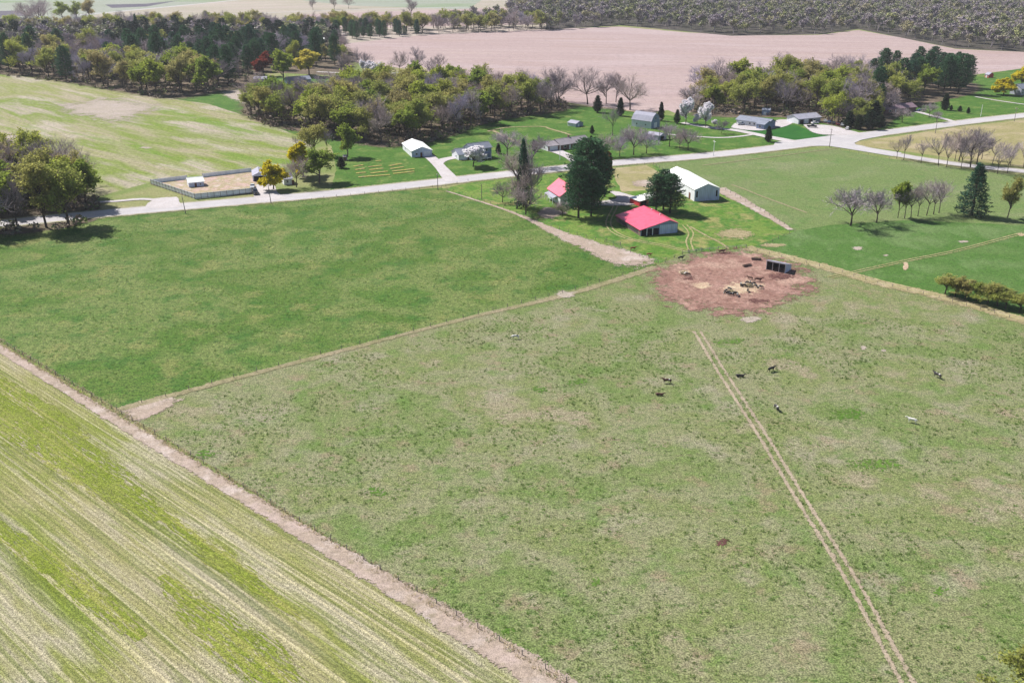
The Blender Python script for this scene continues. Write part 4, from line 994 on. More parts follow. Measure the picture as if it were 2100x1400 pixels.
board_fence((312, 377), (384, 368), 1.9, 'board fence along the back of the dirt yard, left of the small white shed')
board_fence((416, 364.5), (516, 352.5), 1.9, 'board fence along the back of the dirt yard, right of the small white shed')

# ------------------------------------------------------------------ buildings
def building(name, label, A, B, W_, h0, hr, wall='white_wall', roof='shingle_grey', ry=.5, h1=None, oh=.45, ops=(), cat='building', gambrel=False, chimney=None, mono=False, L_=None, ohe=None, endwall=None, hip=0.0):
    A = G(*A) if not isinstance(A, Vector) else A; B = G(*B) if not isinstance(B, Vector) else B
    d = B - A; L = L_ or d.length
    e = empty(name, A, math.atan2(d.y, d.x)); tag(e, label, cat)
    if h1 is None: h1 = h0
    yr = W_ * ry
    if mono: prof = [(0, h0), (W_, h1)]
    elif gambrel: prof = [(0, h0), (W_ * .2, h0 + (hr - h0) * .62), (yr, hr), (W_ * .8, h0 + (hr - h0) * .62), (W_, h1)]
    else: prof = [(0, h0), (yr, hr), (W_, h1)]
    mb = MB()
    mb.quad((0, 0, -.3), (L, 0, -.3), (L, 0, h0), (0, 0, h0)); mb.quad((L, W_, -.3), (0, W_, -.3), (0, W_, h1), (L, W_, h1))
    if hip <= 0:
        mb.poly([(0, W_, -.3), (0, 0, -.3)] + [(0, y, z) for y, z in prof], 1)
        mb.poly([(L, 0, -.3), (L, W_, -.3)] + [(L, y, z) for y, z in reversed(prof)], 1)
    else:
        mb.quad((0, W_, -.3), (0, 0, -.3), (0, 0, h0), (0, W_, h1), 1); mb.quad((L, 0, -.3), (L, W_, -.3), (L, W_, h1), (L, 0, h0), 1)
    mb.build('wall', [M[wall], M[endwall or wall]], e)  # endwall recolours gables, on several buildings to paint their shade
    rb = MB(); th = .16; ox = oh if ohe is None else ohe
    def slab(pts):
        n = len(pts); lo = [(x, y, z + .01) for x, y, z in pts]; hi = [(x, y, z + .01 + th) for x, y, z in pts]
        rb.poly(list(reversed(lo))); rb.poly(hi)
        for i in range(n):
            j = (i + 1) % n; rb.quad(lo[i], lo[j], hi[j], hi[i])
    if hip > 0:
        sl = (hr - h0) / yr; o_ = oh
        a0 = (-o_, -o_, h0 - o_ * sl); a1 = (L + o_, -o_, h0 - o_ * sl); a2 = (L + o_, W_ + o_, h0 - o_ * sl); a3 = (-o_, W_ + o_, h0 - o_ * sl)
        r0 = (hip, yr, hr); r1 = (L - hip, yr, hr)
        for f in ((a0, a1, r1, r0), (a1, a2, r1), (a2, a3, r0, r1), (a3, a0, r0)): slab(list(f))
    else:
        pr = [list(p) for p in prof]
        s0 = (pr[1][1] - pr[0][1]) / (pr[1][0] - pr[0][0]); s1 = (pr[-1][1] - pr[-2][1]) / (pr[-1][0] - pr[-2][0])
        pr[0] = [-oh, pr[0][1] - s0 * oh]; pr[-1] = [W_ + oh, pr[-1][1] + s1 * oh]
        for i in range(len(pr) - 1):
            (ya, za), (yb, zb) = pr[i], pr[i + 1]
            slab([(-ox, ya, za), (L + ox, ya, za), (L + ox, yb, zb), (-ox, yb, zb)])
    ro = rb.build('roof', M[roof], e)
    if not mono and not hip:
        cb = MB(); cb.box(-ox, L + ox, yr - .14, yr + .14, hr + th, hr + th + .07); cb.build('ridge_cap', M[roof], ro)
    if chimney:
        cx, cy = chimney; cb = MB(); cb.box(cx - .4, cx + .4, cy - .35, cy + .35, hr - 1.2, hr + 1.1); cb.box(cx - .46, cx + .46, cy - .41, cy + .41, hr + 1.104, hr + 1.2)
        cb.build('chimney', M['brick'], ro)
    for (face, u, v, w, hh, kind) in ops:
        def bx(u0, u1, v0, v1, d0, d1, nm, mt, par):
            m2 = MB()
            if face == 'F': m2.box(u0, u1, -d1, -d0, v0, v1)
            elif face == 'B': m2.box(u0, u1, W_ + d0, W_ + d1, v0, v1)
            elif face == 'L': m2.box(-d1, -d0, u0, u1, v0, v1)
            else: m2.box(L + d0, L + d1, u0, u1, v0, v1)
            return m2.build(nm, M[mt], par)
        if kind == 'win':
            f = bx(u, u + w, v, v + hh, .003, .06, 'window', 'trim', e)
            bx(u + .1, u + w - .1, v + .1, v + hh - .1, .063, .075, 'pane', 'pane', f)
        elif kind == 'garage':
            f = bx(u - .12, u + w + .12, 0, hh + .12, .003, .04, 'door_frame', 'trim', e); bx(u, u + w, 0.02, hh, .043, .08, 'garage_door', 'doorw', e)
        elif kind == 'door': bx(u, u + w, 0.02, hh, .003, .07, 'door', 'doorb', e)
        elif kind == 'wdoor': bx(u, u + w, 0.02, hh, .003, .07, 'door', 'trim', e)
        elif kind == 'void': bx(u, u + w, v, v + hh, .003, .012, 'dark_opening_panel', 'void', e)  # thin dark panel paints the interior shade; no hole is cut
        elif kind == 'post': bx(u, u + w, 0, hh, .02, .2, 'post', 'trim', e)
    return e

# red-roofed barn
e = building('red_roofed_barn', 'long low barn with a bright red metal roof in the farmyard', (1263.6, 454), (1313, 484.5), 15, 2.3, 5.0, wall='brownwood', roof='redroof', ry=.76, h1=3.6, oh=.35, cat='barn', endwall='blue_or_shaded_wall',
    ops=[('R', .4, 0, 7.0, 2.5, 'void'), ('R', 2.4, 0, .25, 2.6, 'post'), ('R', 4.7, 0, .25, 2.6, 'post'), ('R', 7.6, 0.05, 6.8, 3.4, 'panel')])
L = (G(1313, 484.5) - G(1263.6, 454)).length
mb = MB(); mb.box(L + .01, L + .07, 7.7, 14.8, .05, 3.45); mb.build('sliding_door', M['steel_shade_wall'], e)
mb = MB(); mb.box(2, L - 2, -.02, -.004, .5, 1.6); mb.build('siding_panel', M['darkwood_and_shade'], e)
for x in (7, 14):
    mb = MB(); mb.cyl((x, 11.2, 5.4), (0, 0, 1), .25, .5, 8); mb.build('roof_vent', M['trim'], e)
# white barn
building('white_barn', 'big white steel barn with a shining white roof', (1362, 376), (1421.4, 412), 11, 4.9, 7.0, wall='white_wall', roof='white_roof', oh=.3, cat='barn', endwall='steel_shade_wall', L_=33,  # bluer end wall paints the gable's shade into its colour
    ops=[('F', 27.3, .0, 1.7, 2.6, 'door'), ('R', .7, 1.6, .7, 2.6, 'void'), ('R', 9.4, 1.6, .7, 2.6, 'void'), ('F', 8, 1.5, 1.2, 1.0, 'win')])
# red shed with white roof
building('red_shed', 'red shed with a flat white roof beside the dark pines', (1291.4, 416), (1311.4, 423.6), 9, 2.1, 2.9, h1=2.9, mono=True, wall='redpaint', roof='white_roof', oh=.25, cat='shed', ops=[('R', .8, 0, 2.6, 2.0, 'void'), ('R', 4.6, 0, 3.4, 2.0, 'void')])
# farmhouse
e = building('farmhouse', 'white farmhouse with a red roof behind the pines', (1124, 405), (1149, 422), 9.5, 4.0, 7.6, wall='white_wall', roof='redroof', oh=.5, cat='house', ops=[('F', 1.2, 1.2, 1.1, 1.5, 'win'), ('F', 5, 1.2, 1.1, 1.5, 'win'), ('F', 9, 1.2, 1.1, 1.5, 'win'), ('F', 7.1, 0, 1, 2.1, 'wdoor'), ('R', 3, 1.2, 1.2, 1.5, 'win'), ('R', 6.5, 1.2, 1.2, 1.5, 'win'), ('R', 4.2, 4.4, 1, 1.2, 'win')])
mb = MB(); n = 0
mb.poly([(1.5, -2.2, 2.5), (11, -2.2, 2.5), (11, -.02, 3.2), (1.5, -.02, 3.2)]); mb.poly([(1.5, -.02, 3.1), (11, -.02, 3.1), (11, -2.2, 2.4), (1.5, -2.2, 2.4)])
mb.quad((1.5, -2.2, 2.4), (11, -2.2, 2.4), (11, -2.2, 2.5), (1.5, -2.2, 2.5)); mb.build('porch_roof', M['shingle_lav'], e)
for x in (1.6, 4.7, 7.8, 10.9):
    mb = MB(); mb.box(x - .08, x + .08, -2.15, -2.0, 0, 2.45); mb.build('porch_post', M['trim'], e)
building('red_roofed_annexe', 'small outbuilding with a red roof showing through the pines', (1172, 410), (1196, 407), 7, 2.6, 4.4, roof='redroof', cat='shed', ops=[('F', 1, 1, 1, 1, 'win')])
# white garage
building('white_garage', 'white garage with a pale hipped-looking gable roof at the head of the driveway', (826, 306), (844.8, 323), 10.2, 3.0, 4.9, roof='white_roof', oh=.4, cat='garage', endwall='steel_shade_wall', ops=[('R', 1.8, 1.0, 1.2, 1.0, 'win'), ('R', 4.3, 0, 1.0, 2.1, 'door'), ('R', 6.2, 0, 3.0, 2.3, 'garage'), ('F', 6, 1.2, 1.2, .9, 'win')])
# blue house
e = building('two_storey_house', 'two-storey blue house with a grey roof and a white porch', (967, 329), (1008, 324), 7.5, 5.4, 7.4, wall='blue_or_shaded_wall', roof='shingle_grey', endwall='white_wall', oh=.5, cat='house',  # white end walls paint the sunlit gable into the colour
    ops=[('F', 1, 3.6, 1.1, 1.2, 'win'), ('F', 4.2, 3.6, 1.8, 1.4, 'win'), ('F', 7.9, 3.6, 1.1, 1.2, 'win'), ('F', 1, .9, 1.1, 1.3, 'win'), ('F', 4.6, 0, 1, 2.1, 'wdoor'), ('F', 7.2, .9, 1.8, 1.3, 'win'), ('L', 3, 3.6, 1, 1.2, 'win'), ('L', 3, 1, 1, 1.2, 'win')])
mb = MB(); mb.box(3, 10, -2.0, -.01, 2.6, 2.75); mb.build('porch_roof', M['shingle_lav'], e)
for x in (3.1, 5.4, 7.7, 9.9):
    mb = MB(); mb.box(x - .09, x + .09, -1.95, -1.8, 0, 2.6); mb.build('porch_post', M['trim'], e)
mb = MB(); mb.box(3, 10, -1.94, -1.9, .5, .9); mb.build('porch_railing', M['trim'], e)
mb = MB(); mb.poly([(4.0, -.35, 5.3), (6.3, -.35, 5.3), (5.15, -.35, 6.4)]); mb.quad((4.0, -.35, 5.3), (5.15, -.35, 6.4), (5.15, 2, 6.4), (4.0, .5, 5.3)); mb.quad((6.3, -.35, 5.3), (6.3, .5, 5.3), (5.15, 2, 6.4), (5.15, -.35, 6.4)); mb.build('dormer', M['blue_or_shaded_wall'], e)
building('house_garage', 'low grey-roofed garage wing left of the two-storey blue house', (941, 329), (967, 326.5), 9.0, 2.7, 4.8, roof='shingle_grey', wall='white_wall', cat='garage', ops=[('F', 1.0, 0, 2.4, 2.2, 'garage'), ('F', 4.6, 0, 1, 2.1, 'door'), ('L', 3, 1, 1, 1, 'win')])
# brown ranch
building('ranch_house', 'long ranch house with a brown roof across the road from the pines', (1150, 308), (1209, 299), 9, 2.7, 4.7, wall='brick', roof='shingle_brown', endwall='white_wall', oh=.6, cat='house', chimney=(9, 5),
    ops=[('F', 2, .9, 1.6, 1.3, 'win'), ('F', 5.5, 0, 1, 2.1, 'wdoor'), ('F', 8, .9, 2.2, 1.3, 'win'), ('F', 12, .9, 1.4, 1.2, 'win'), ('F', 15.5, .9, 1.4, 1.2, 'win')])
building('ranch_garage', 'garage end of the brown-roofed ranch house, with a pale door', (1124, 310.5), (1150, 307.5), 9.5, 2.6, 4.1, wall='brick', roof='shingle_brown', endwall='white_wall', oh=.5, cat='garage', ops=[('F', 1.0, 0, 4.6, 2.2, 'garage'), ('L', 3, 1, 1, 1, 'win')])
# small shed
building('garden_shed', 'small shed with a pale roof alone on the lawn', (1164, 258), (1181, 261), 6, 1.9, 3.0, wall='white_wall', roof='shingle_lav', endwall='blue_or_shaded_wall', oh=.3, cat='shed', ops=[('R', 1.5, 0, 1.4, 1.7, 'wdoor'), ('R', 4, .8, .8, .8, 'win')])
# gambrel barn
building('gambrel_barn', 'grey barn with a tall gambrel roof in front of the tilled field', (1295, 259), (1335, 264.5), 9, 4.2, 8.2, wall='white_wall', roof='shingle_lav', gambrel=True, oh=.25, cat='barn', endwall='blue_or_shaded_wall', ops=[('R', 3, 0, 3, 3, 'wdoor'), ('R', 3.8, 4.8, 1.3, 1.2, 'win'), ('F', 3, 1.4, 1, 1, 'win'), ('F', 9, 1.4, 1, 1, 'win')])
building('low_shed', 'low grey outbuilding just below the gambrel barn', (1325, 285), (1352, 289), 7, 2.6, 3.5, wall='grey_wall', roof='shingle_lav', oh=.3, cat='shed', endwall='blue_or_shaded_wall', ops=[('R', 1, 0, 3.6, 2.1, 'void'), ('F', 1, 0, 2.4, 2.2, 'garage')])
# junction house
building('grey_roofed_house', 'white house with a grey gabled roof above the curved driveway', (1510, 255), (1568, 263), 9, 2.9, 4.6, wall='white_wall', roof='shingle_grey', endwall='blue_or_shaded_wall', oh=.7, cat='house', L_=20,
    ops=[('F', 1, 0, 5, 2.3, 'garage'), ('F', 8, .9, 1.4, 1.2, 'win'), ('F', 11, .9, 1.4, 1.2, 'win'), ('F', 13.4, 0, 1, 2.1, 'door'), ('F', 16, .9, 2, 1.2, 'win'), ('R', 3, .9, 1.4, 1.2, 'win')])
p1 = G(1568, 263); p0 = G(1510, 255); ax = (p1 - p0).normalized(); an = Vector((-ax.y, ax.x, 0))
building('gable_wing', 'front-facing grey gable of the white house by the curved driveway, nearest the lawn', p0 + ax * 15.5 - an * 4.4 + an * 0, p0 + ax * 15.5 - an * 4.5 + ax * 5, 8.5, 2.8, 4.2, wall='blue_or_shaded_wall', roof='shingle_grey', oh=.5, cat='house', ops=[('F', 1.5, .9, 1.6, 1.2, 'win')])
building('roof_shed', 'small dark boxy outbuilding behind the grey-roofed house', (1562, 236), (1578, 237), 5, 3.0, 3.8, wall='blue_or_shaded_wall', roof='shingle_grey', oh=.2, cat='shed', ops=[('F', 1, 0, 1.8, 2, 'wdoor')])
building('grey_garage', 'pale garage with a row of dark doors beside the parked cars', (1637, 255), (1682, 250.5), 10, 3.0, 4.8, wall='grey_wall', roof='shingle_lav', endwall='white_wall', oh=.6, cat='garage', ops=[('F', 1.2, 0, 2.6, 2.4, 'void'), ('F', 4.6, 0, 2.6, 2.4, 'garage'), ('F', 8.0, 0, 2.4, 2.4, 'void'), ('F', 11.2, .9, 1.4, 1.2, 'win')])
building('brick_ranch_house', 'dark brick ranch house with a purple brown roof under bare trees', (1815, 234), (1878, 228), 9, 2.7, 4.6, wall='brick', roof='shingle_purple', oh=.6, cat='house', chimney=(12, 4.5), ops=[('F', 3, .9, 2, 1.2, 'win'), ('F', 8, 0, 1, 2.1, 'wdoor'), ('F', 12, .9, 2, 1.2, 'win'), ('F', 17, .9, 1.6, 1.2, 'win')])
building('red_garden_shed', 'small red shed with a grey roof at the far edge of the east lawn', (2019, 159), (2027, 160), 6, 2.3, 3.7, wall='redpaint', roof='shingle_lav', oh=.25, cat='shed', endwall='redpaint', ops=[('F', .8, 0, 1.1, 1.9, 'wdoor'), ('F', 2.4, .8, .7, .7, 'win')])
building('edge_house', 'grey house cut by the right picture edge', (2093, 196), (2150, 191), 9, 4.5, 7.0, wall='grey_wall', roof='shingle_grey', cat='house', ops=[('F', 1, 1, 1.2, 1.2, 'win'), ('F', 4, 1, 1.2, 1.2, 'win'), ('F', 1, 3, 1.2, 1.1, 'win')])
# upper left houses
building('green_roofed_shed', 'low building with a pale green roof left of the dome-shaped tree', (521, 169), (546, 169), 8, 2.4, 3.8, roof='shingle_lav', wall='grey_wall', cat='shed', ops=[('F', 2, 0, 2.4, 2, 'garage')])
building('far_ranch_house', 'long grey-roofed house behind the dome-shaped green tree', (592, 173), (638, 170), 10, 2.7, 4.6, roof='shingle_grey', wall='blue_or_shaded_wall', cat='house', ops=[('F', 2, .9, 2, 1.2, 'win'), ('F', 6, 0, 1, 2.1, 'wdoor'), ('F', 9, .9, 2, 1.2, 'win'), ('F', 13, .9, 2, 1.2, 'win')])
building('far_white_building', 'far building with a white roof in front of the dark pines', (642, 90), (672, 87), 14, 3, 5, roof='white_roof', wall='darkwood_and_shade', cat='building', ops=[('F', 3, 0, 3, 2.4, 'void'), ('F', 8, 0, 3, 2.4, 'void')])
# left yard
building('white_shed', 'small white shed inside the fenced dirt yard', (388, 385.5), (419, 382.5), 6.2, 2.3, 3.7, wall='steel_shade_wall', roof='white_roof', endwall='white_wall', oh=.35, cat='shed', ops=[('F', 2.4, 0, .9, 1.9, 'door'), ('F', 4.4, .8, .9, .8, 'win')])
e = building('carport', 'blue grey carport with a dark open front beside the dirt yard', (518, 361), (519, 373), 5.6, 2.6, 3.9, wall='steel_shade_wall', roof='shingle_lav', endwall='steel_shade_wall', oh=.25, cat='carport', ops=[('R', .5, 0, 4.6, 2.4, 'void')])
building('white_cottage', 'small white house half hidden behind the round yellow tree', (583, 380), (600, 378.5), 8, 2.7, 4.4, wall='white_wall', roof='shingle_lav', cat='house', oh=.4, ops=[('F', 1, .9, 1, 1.2, 'win'), ('F', 3.4, 0, 1, 2, 'door')])
building('tool_shed', 'tiny grey shed under the forked green tree above the garden', (704, 330), (711, 330), 2.4, 1.9, 2.5, wall='greywood', roof='shingle_brown', oh=.15, cat='shed', ops=[('F', .5, 0, .8, 1.7, 'door')])

# cattle shelter: three open bays facing the camera
A = G(1570.5, 553); B = G(1610, 561); d = B - A; L = d.length
e = empty('cattle_shelter', A, math.atan2(d.y, d.x)); tag(e, 'three-bay open-fronted cattle shelter with a pale roof on the muddy lot', 'shelter')
D = 4.8; hf, hb = 3.3, 1.75
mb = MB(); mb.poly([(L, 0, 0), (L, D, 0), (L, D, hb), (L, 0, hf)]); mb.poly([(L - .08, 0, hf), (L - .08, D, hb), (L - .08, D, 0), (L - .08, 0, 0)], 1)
mb.poly([(0, D, 0), (0, 0, 0), (0, 0, hf), (0, D, hb)]); mb.poly([(.08, 0, 0), (.08, D, 0), (.08, D, hb), (.08, 0, hf)], 1); mb.quad((L, D, 0), (0, D, 0), (0, D, hb), (L, D, hb)); mb.build('wall', [M['steel_shade_wall'], M['darkwood_and_shade']], e)  # inner faces coloured dark to paint the shade of the bays
mb = MB(); mb.quad((.09, D - .05, 0), (L - .09, D - .05, 0), (L - .09, D - .05, hb), (.09, D - .05, hb)); mb.build('back_shade_panel', M['darkwood_and_shade'], e)  # dark lining, painted shade at the back of the bays
mb = MB(); v = [(-.15, -.3, hf + .07), (L + .15, -.3, hf + .07), (L + .15, D + .2, hb - .02), (-.15, D + .2, hb - .02)]
mb.poly([(x, y, z + .12) for x, y, z in v]); mb.poly(list(reversed(v)))
for i in range(4):
    j = (i + 1) % 4; a, b = v[i], v[j]; mb.quad(a, b, (b[0], b[1], b[2] + .12), (a[0], a[1], a[2] + .12))
mb.build('roof', M['steel_shade_wall'], e)
for i in range(4):
    x = L * i / 3; x = min(max(x, .12), L - .12); mb = MB(); mb.box(x - .05, x + .05, -.1, .02, 0, hf - .01); mb.build('post', M['trim'], e)
mb = MB(); mb.box(0, L, -.16, -.121, hf - .28, hf + .02); mb.build('fascia', M['trim'], e)

# feed bunks and round feeders
def bunk(x, y, ang, label):
    e = empty('feed_trough', G(x, y), ang); tag(e, label, 'feed trough', None)
    mb = MB(); Ls = 3.2
    mb.box(0, Ls, 0, .06, .35, .75); mb.box(0, Ls, .8, .86, .35, .75); mb.box(0, Ls, .064, .796, .35, .41); mb.box(-.06, -.002, 0, .86, .35, .75); mb.box(Ls + .002, Ls + .06, 0, .86, .35, .75); mb.build('trough', M['brownwood'], e)
    for xx in (.2, Ls - .3):
        for yy in (.05, .72):
            m2 = MB(); m2.box(xx, xx + .1, yy, yy + .1, 0, .345); m2.build('leg', M['greywood'], e)
bunk(1541, 534, R(-8), 'wooden feed trough nearest the cattle shelter roof, right one of two'); bunk(1526, 549, R(30), 'wooden feed trough lower left of the other one')
def feeder(x, y, label):
    e = empty('hay_feeder', G(x, y)); tag(e, label, 'hay feeder')
    mb = MB(); n = 14
    for i in range(n):
        a, b = 2 * math.pi * i / n, 2 * math.pi * (i + 1) / n
        for z, rr in ((.1, .04), (.55, .04), (1.15, .04)): mb.tube((1.25 * math.cos(a), 1.25 * math.sin(a), z), (1.25 * math.cos(b), 1.25 * math.sin(b), z), rr, rr, 4)
        mb.tube((1.25 * math.cos(a), 1.25 * math.sin(a), 0), (1.25 * math.cos(a), 1.25 * math.sin(a), 1.15), .03, .03, 4)
    mb.build('ring_frame', M['wire'], e)
    C_ = MB(); q = random.Random(int(x))
    for _ in range(260):
        a = q.uniform(0, 6.28); r = 1.1 * math.sqrt(q.random()); leafquad(C_, Vector((r * math.cos(a), r * math.sin(a), .1 + (1.0 - r * r * .5) * q.random())), .16, q, 0)
    C_.build('hay_bale', M['deadgrass'], e)
feeder(1403, 562, 'round hay feeder on the left of the muddy lot'); feeder(1500, 601, 'round hay feeder among the lower group of black cattle'); feeder(1536, 588, 'round hay feeder among the upper group of black cattle')

# ------------------------------------------------------------------ cattle
def cow_mesh(pose, name='cow'):
    me = bpy.data.meshes.new(name)
    z = .95 if pose != 'lying' else .42
    V = [(0, 0, z)]; Rr = [(.30, .36)]; E = []
    def chain(parent, pts):
        for p, r in pts:
            V.append(p); Rr.append(r if isinstance(r, tuple) else (r, r)); E.append((parent, len(V) - 1)); parent = len(V) - 1
        return parent
    hip = chain(0, [((-.45, 0, z + .03), (.31, .35)), ((-.85, 0, z + .06), (.27, .30))])
    sh = chain(0, [((.4, 0, z), (.29, .37)), ((.75, 0, z + .05), (.24, .32))])
    if pose == 'graze': chain(sh, [((1.0, 0, z - .05), (.15, .2)), ((1.25, 0, z - .38), (.12, .15)), ((1.42, 0, z - .62), (.11, .13)), ((1.58, 0, z - .82), (.07, .08))])
    elif pose == 'lying': chain(sh, [((1.0, .05, z + .2), (.15, .2)), ((1.2, .1, z + .45), (.12, .14)), ((1.4, .15, z + .42), (.11, .12)), ((1.62, .18, z + .3), (.07, .08))])
    else: chain(sh, [((1.02, 0, z + .18), (.15, .2)), ((1.25, 0, z + .38), (.12, .14)), ((1.45, 0, z + .36), (.11, .12)), ((1.7, 0, z + .24), (.07, .08))])
    chain(hip, [((-1.06, 0, z + .1), .05), ((-1.12, 0, z - .3), .025), ((-1.12, 0, z - .6), .04)])
    if pose == 'lying':
        for sy in (-1, 1):
            chain(sh, [((.7, .25 * sy, .2), .1), ((1.0, .3 * sy, .12), .06), ((.75, .34 * sy, .06), .045)])
            chain(hip, [((-.6, .32 * sy, .25), .13), ((-.25, .38 * sy, .14), .08), ((-.6, .42 * sy, .06), .05)])
    else:
        for sy in (-1, 1):
            fx = .04 * sy
            chain(sh, [((.62 + fx, .19 * sy, z - .28), (.11, .13)), ((.64 + fx * 2, .19 * sy, .45), .065), ((.62 + fx * 3, .19 * sy, .12), .05), ((.66 + fx * 3, .19 * sy, 0.02), .06)])
            chain(hip, [((-.78 - fx, .2 * sy, z - .22), (.13, .16)), ((-.72 - fx, .2 * sy, .62), .085), ((-.86 - fx * 2, .2 * sy, .42), .06), ((-.82 - fx * 2, .2 * sy, .1), .05), ((-.78 - fx * 2, .2 * sy, 0.02), .06)])
    me.from_pydata(V, E, []); o = link(bpy.data.objects.new(name, me))
    bpy.context.view_layer.objects.active = o
    md = o.modifiers.new('s', 'SKIN'); sv = me.skin_vertices[0].data
    for i, r in enumerate(Rr): sv[i].radius = r
    sv[0].use_root = True
    sb = o.modifiers.new('u', 'SUBSURF'); sb.levels = 1
    dg = bpy.context.evaluated_depsgraph_get(); ev = o.evaluated_get(dg)
    out = bpy.data.meshes.new_from_object(ev); bpy.data.objects.remove(o)
    out.polygons.foreach_set('use_smooth', [True] * len(out.polygons)); out.name = name; return out

def hide_mat(name, a, b=None, th=.5):
    m, nt, bs = newmat(name); T = NT(nt)
    if b:
        nz = T.noise(T.pos(True), 1.5, 1, .5); c = T.mix(T.step(nz, th - .02, th + .02), a, b); nt.links.new(c, bs.inputs['Base Color'])
    else: bs.inputs['Base Color'].default_value = a
    bs.inputs['Roughness'].default_value = .75; return m
BK = (.012, .011, .012, 1); WT = (.62, .6, .56, 1); BR = (.075, .028, .018, 1)
HM = dict(black=hide_mat('black_hide', BK), brown=hide_mat('brown_hide', BR), white=hide_mat('white_hide', WT), blackwhite=hide_mat('black_white_hide', BK, WT, .55), whiteblack=hide_mat('white_black_hide', WT, BK, .52), brownwhite=hide_mat('brown_white_hide', BR, WT, .53), redbrown=hide_mat('red_brown_hide', (.2, .06, .03, 1)))
POSE = {p: cow_mesh(p) for p in ('graze', 'stand', 'lying')}
CM = {}
def cow(x, y, ang, pose, hide, label, group=None, s=1.0):
    k = (pose, hide)
    if k not in CM:
        me = POSE[pose].copy(); me.materials.clear(); me.materials.append(HM[hide])
        hb = MB()
        CM[k] = me
    o = link(bpy.data.objects.new('cow', CM[k])); o.location = G(x, y) + Vector((0, 0, .06)); o.rotation_euler = (0, 0, R(ang)); o.scale = (s, s, s)
    tag(o, label, 'cow', group)
    # ears and horns stay with the head
    hd = {'graze': (1.40, 0, .95 - .52), 'stand': (1.38, 0, .95 + .42), 'lying': (1.32, .13, .42 + .5)}[pose]
    ek = 'ear' + pose
    if ek not in CM:
        mb = MB()
        for sy in (-1, 1): mb.tube((hd[0], hd[1] + .08 * sy, hd[2] + .03), (hd[0] - .03, hd[1] + .26 * sy, hd[2] + .05), .045, .015, 5, 0, True)
        me = bpy.data.meshes.new('ear'); me.from_pydata(mb.V, [], mb.F); me.materials.append(HM['brown']); CM[ek] = me
    eo = link(bpy.data.objects.new('ear', CM[ek]), o)
    return o
cow(1057, 695, 178, 'graze', 'whiteblack', 'white and black cow alone in the middle of the pasture', s=.95)
cow(1368, 786, 170, 'stand', 'brownwhite', 'brown cow with a white face above the brown calf')
cow(1352, 811, -15, 'lying', 'brown', 'brown calf lying on the grass below the brown cow', s=.9)
cow(1517, 773, -12, 'lying', 'black', 'black cow lying just right of the wheel track', s=1.0)
cow(1581, 762, 30, 'stand', 'black', 'black cow standing right of the one by the wheel track')
cow(1592, 841, 100, 'graze', 'blackwhite', 'black and white cow grazing below the two black ones')
cow(1922, 775, 120, 'stand', 'blackwhite', 'black and white cow farthest right in the pasture', s=1.05)
cow(1870, 867, 150, 'stand', 'white', 'white cow with a dark shadow in the right part of the pasture', s=.95)
cow(1538, 574, 140, 'stand', 'brown', 'brown cow behind the hay, the smaller of two', s=.9); cow(1554, 578, -20, 'stand', 'brown', 'brown cow behind the hay, the larger of two', s=1.1)
cow(1408, 566, -25, 'graze', 'brownwhite', 'brown cow with pale face eating at the left round feeder')
cow(1480, 519, 0, 'stand', 'brown', 'brown cow standing at the rail fence behind the muddy lot'); cow(1396, 533, 20, 'stand', 'black', 'dark cow at the corner of the muddy lot fence')
cow(1298, 513, 10, 'stand', 'redbrown', 'red brown calf beside the pink dirt patch, left one of two', s=.9); cow(1331, 525, -10, 'stand', 'redbrown', 'red brown calf beside the pink dirt patch, right one of two', s=.8)
q = random.Random(8)
for i, (x, y) in enumerate([(1519, 586), (1524, 589), (1531, 583), (1538, 583), (1544, 585), (1550, 589), (1558, 592), (1533, 599)]):
    cow(x, y, q.uniform(0, 360), 'graze', 'black' if i % 3 else 'blackwhite', 'black cow in the upper bunch feeding on hay', 'cattle of the upper bunch at the hay', .85)
for i, (x, y) in enumerate([(1488, 600), (1493, 604), (1499, 607), (1507, 605), (1512, 608), (1496, 596)]):
    cow(x, y, q.uniform(0, 360), 'graze', 'black' if i % 2 else 'blackwhite', 'black cow in the lower bunch feeding on hay', 'cattle of the lower bunch at the hay', .85)

# ------------------------------------------------------------------ utility poles
def pole(x, y, h, label, arm=True, lean=0, pale=False):
    e = empty('utility_pole', G(x, y), R(23)); tag(e, label, 'utility pole')
    mt = 'trim' if pale else 'greywood'
    mb = MB(); mb.tube((0, 0, -.2), (lean, 0, h), .17, .11, 8, 0, True); mb.build('pole', M[mt], e)
    if arm:
        mb = MB(); mb.box(lean - .06, lean + .06, -1.1, 1.1, h - .7, h - .55); mb.build('crossarm', M[mt], e)
        for yy in (-1.0, 0.5, 1.0):
            mb = MB(); mb.cyl((lean, yy, h - .45), (0, 0, 1), .07, .2, 6); mb.build('insulator', M['trim'], e)
pole(381, 438, 7.2, 'dark utility pole across the road from the dirt yard corner', lean=-.6)
pole(556, 417, 7.6, 'utility pole beside the road below the round yellow tree', lean=-.5)
pole(898, 389, 7.0, 'thin utility pole at the road opposite the white garage drive'); pole(988, 410, 6.6, 'short dark pole at the corner of the farmyard grass', arm=False)
pole(1148, 328, 7, 'pale lamp-like pole in front of the ranch garage', arm=False, pale=True); pole(1463, 321, 8, 'pale pole beside the road left of the junction', pale=True)
pole(1701, 302, 9.6, 'utility pole at the edge of the junction'); pole(1918, 274, 10, 'utility pole at the field edge below the east drive'); pole(2011, 239, 7, 'pale pole on the east lawn near the road', pale=True, arm=False)
pole(2080, 249, 8, 'pole beside the road near the right picture edge'); pole(1351, 297, 14, 'tall utility pole between the low outbuilding and the thin bare trees')

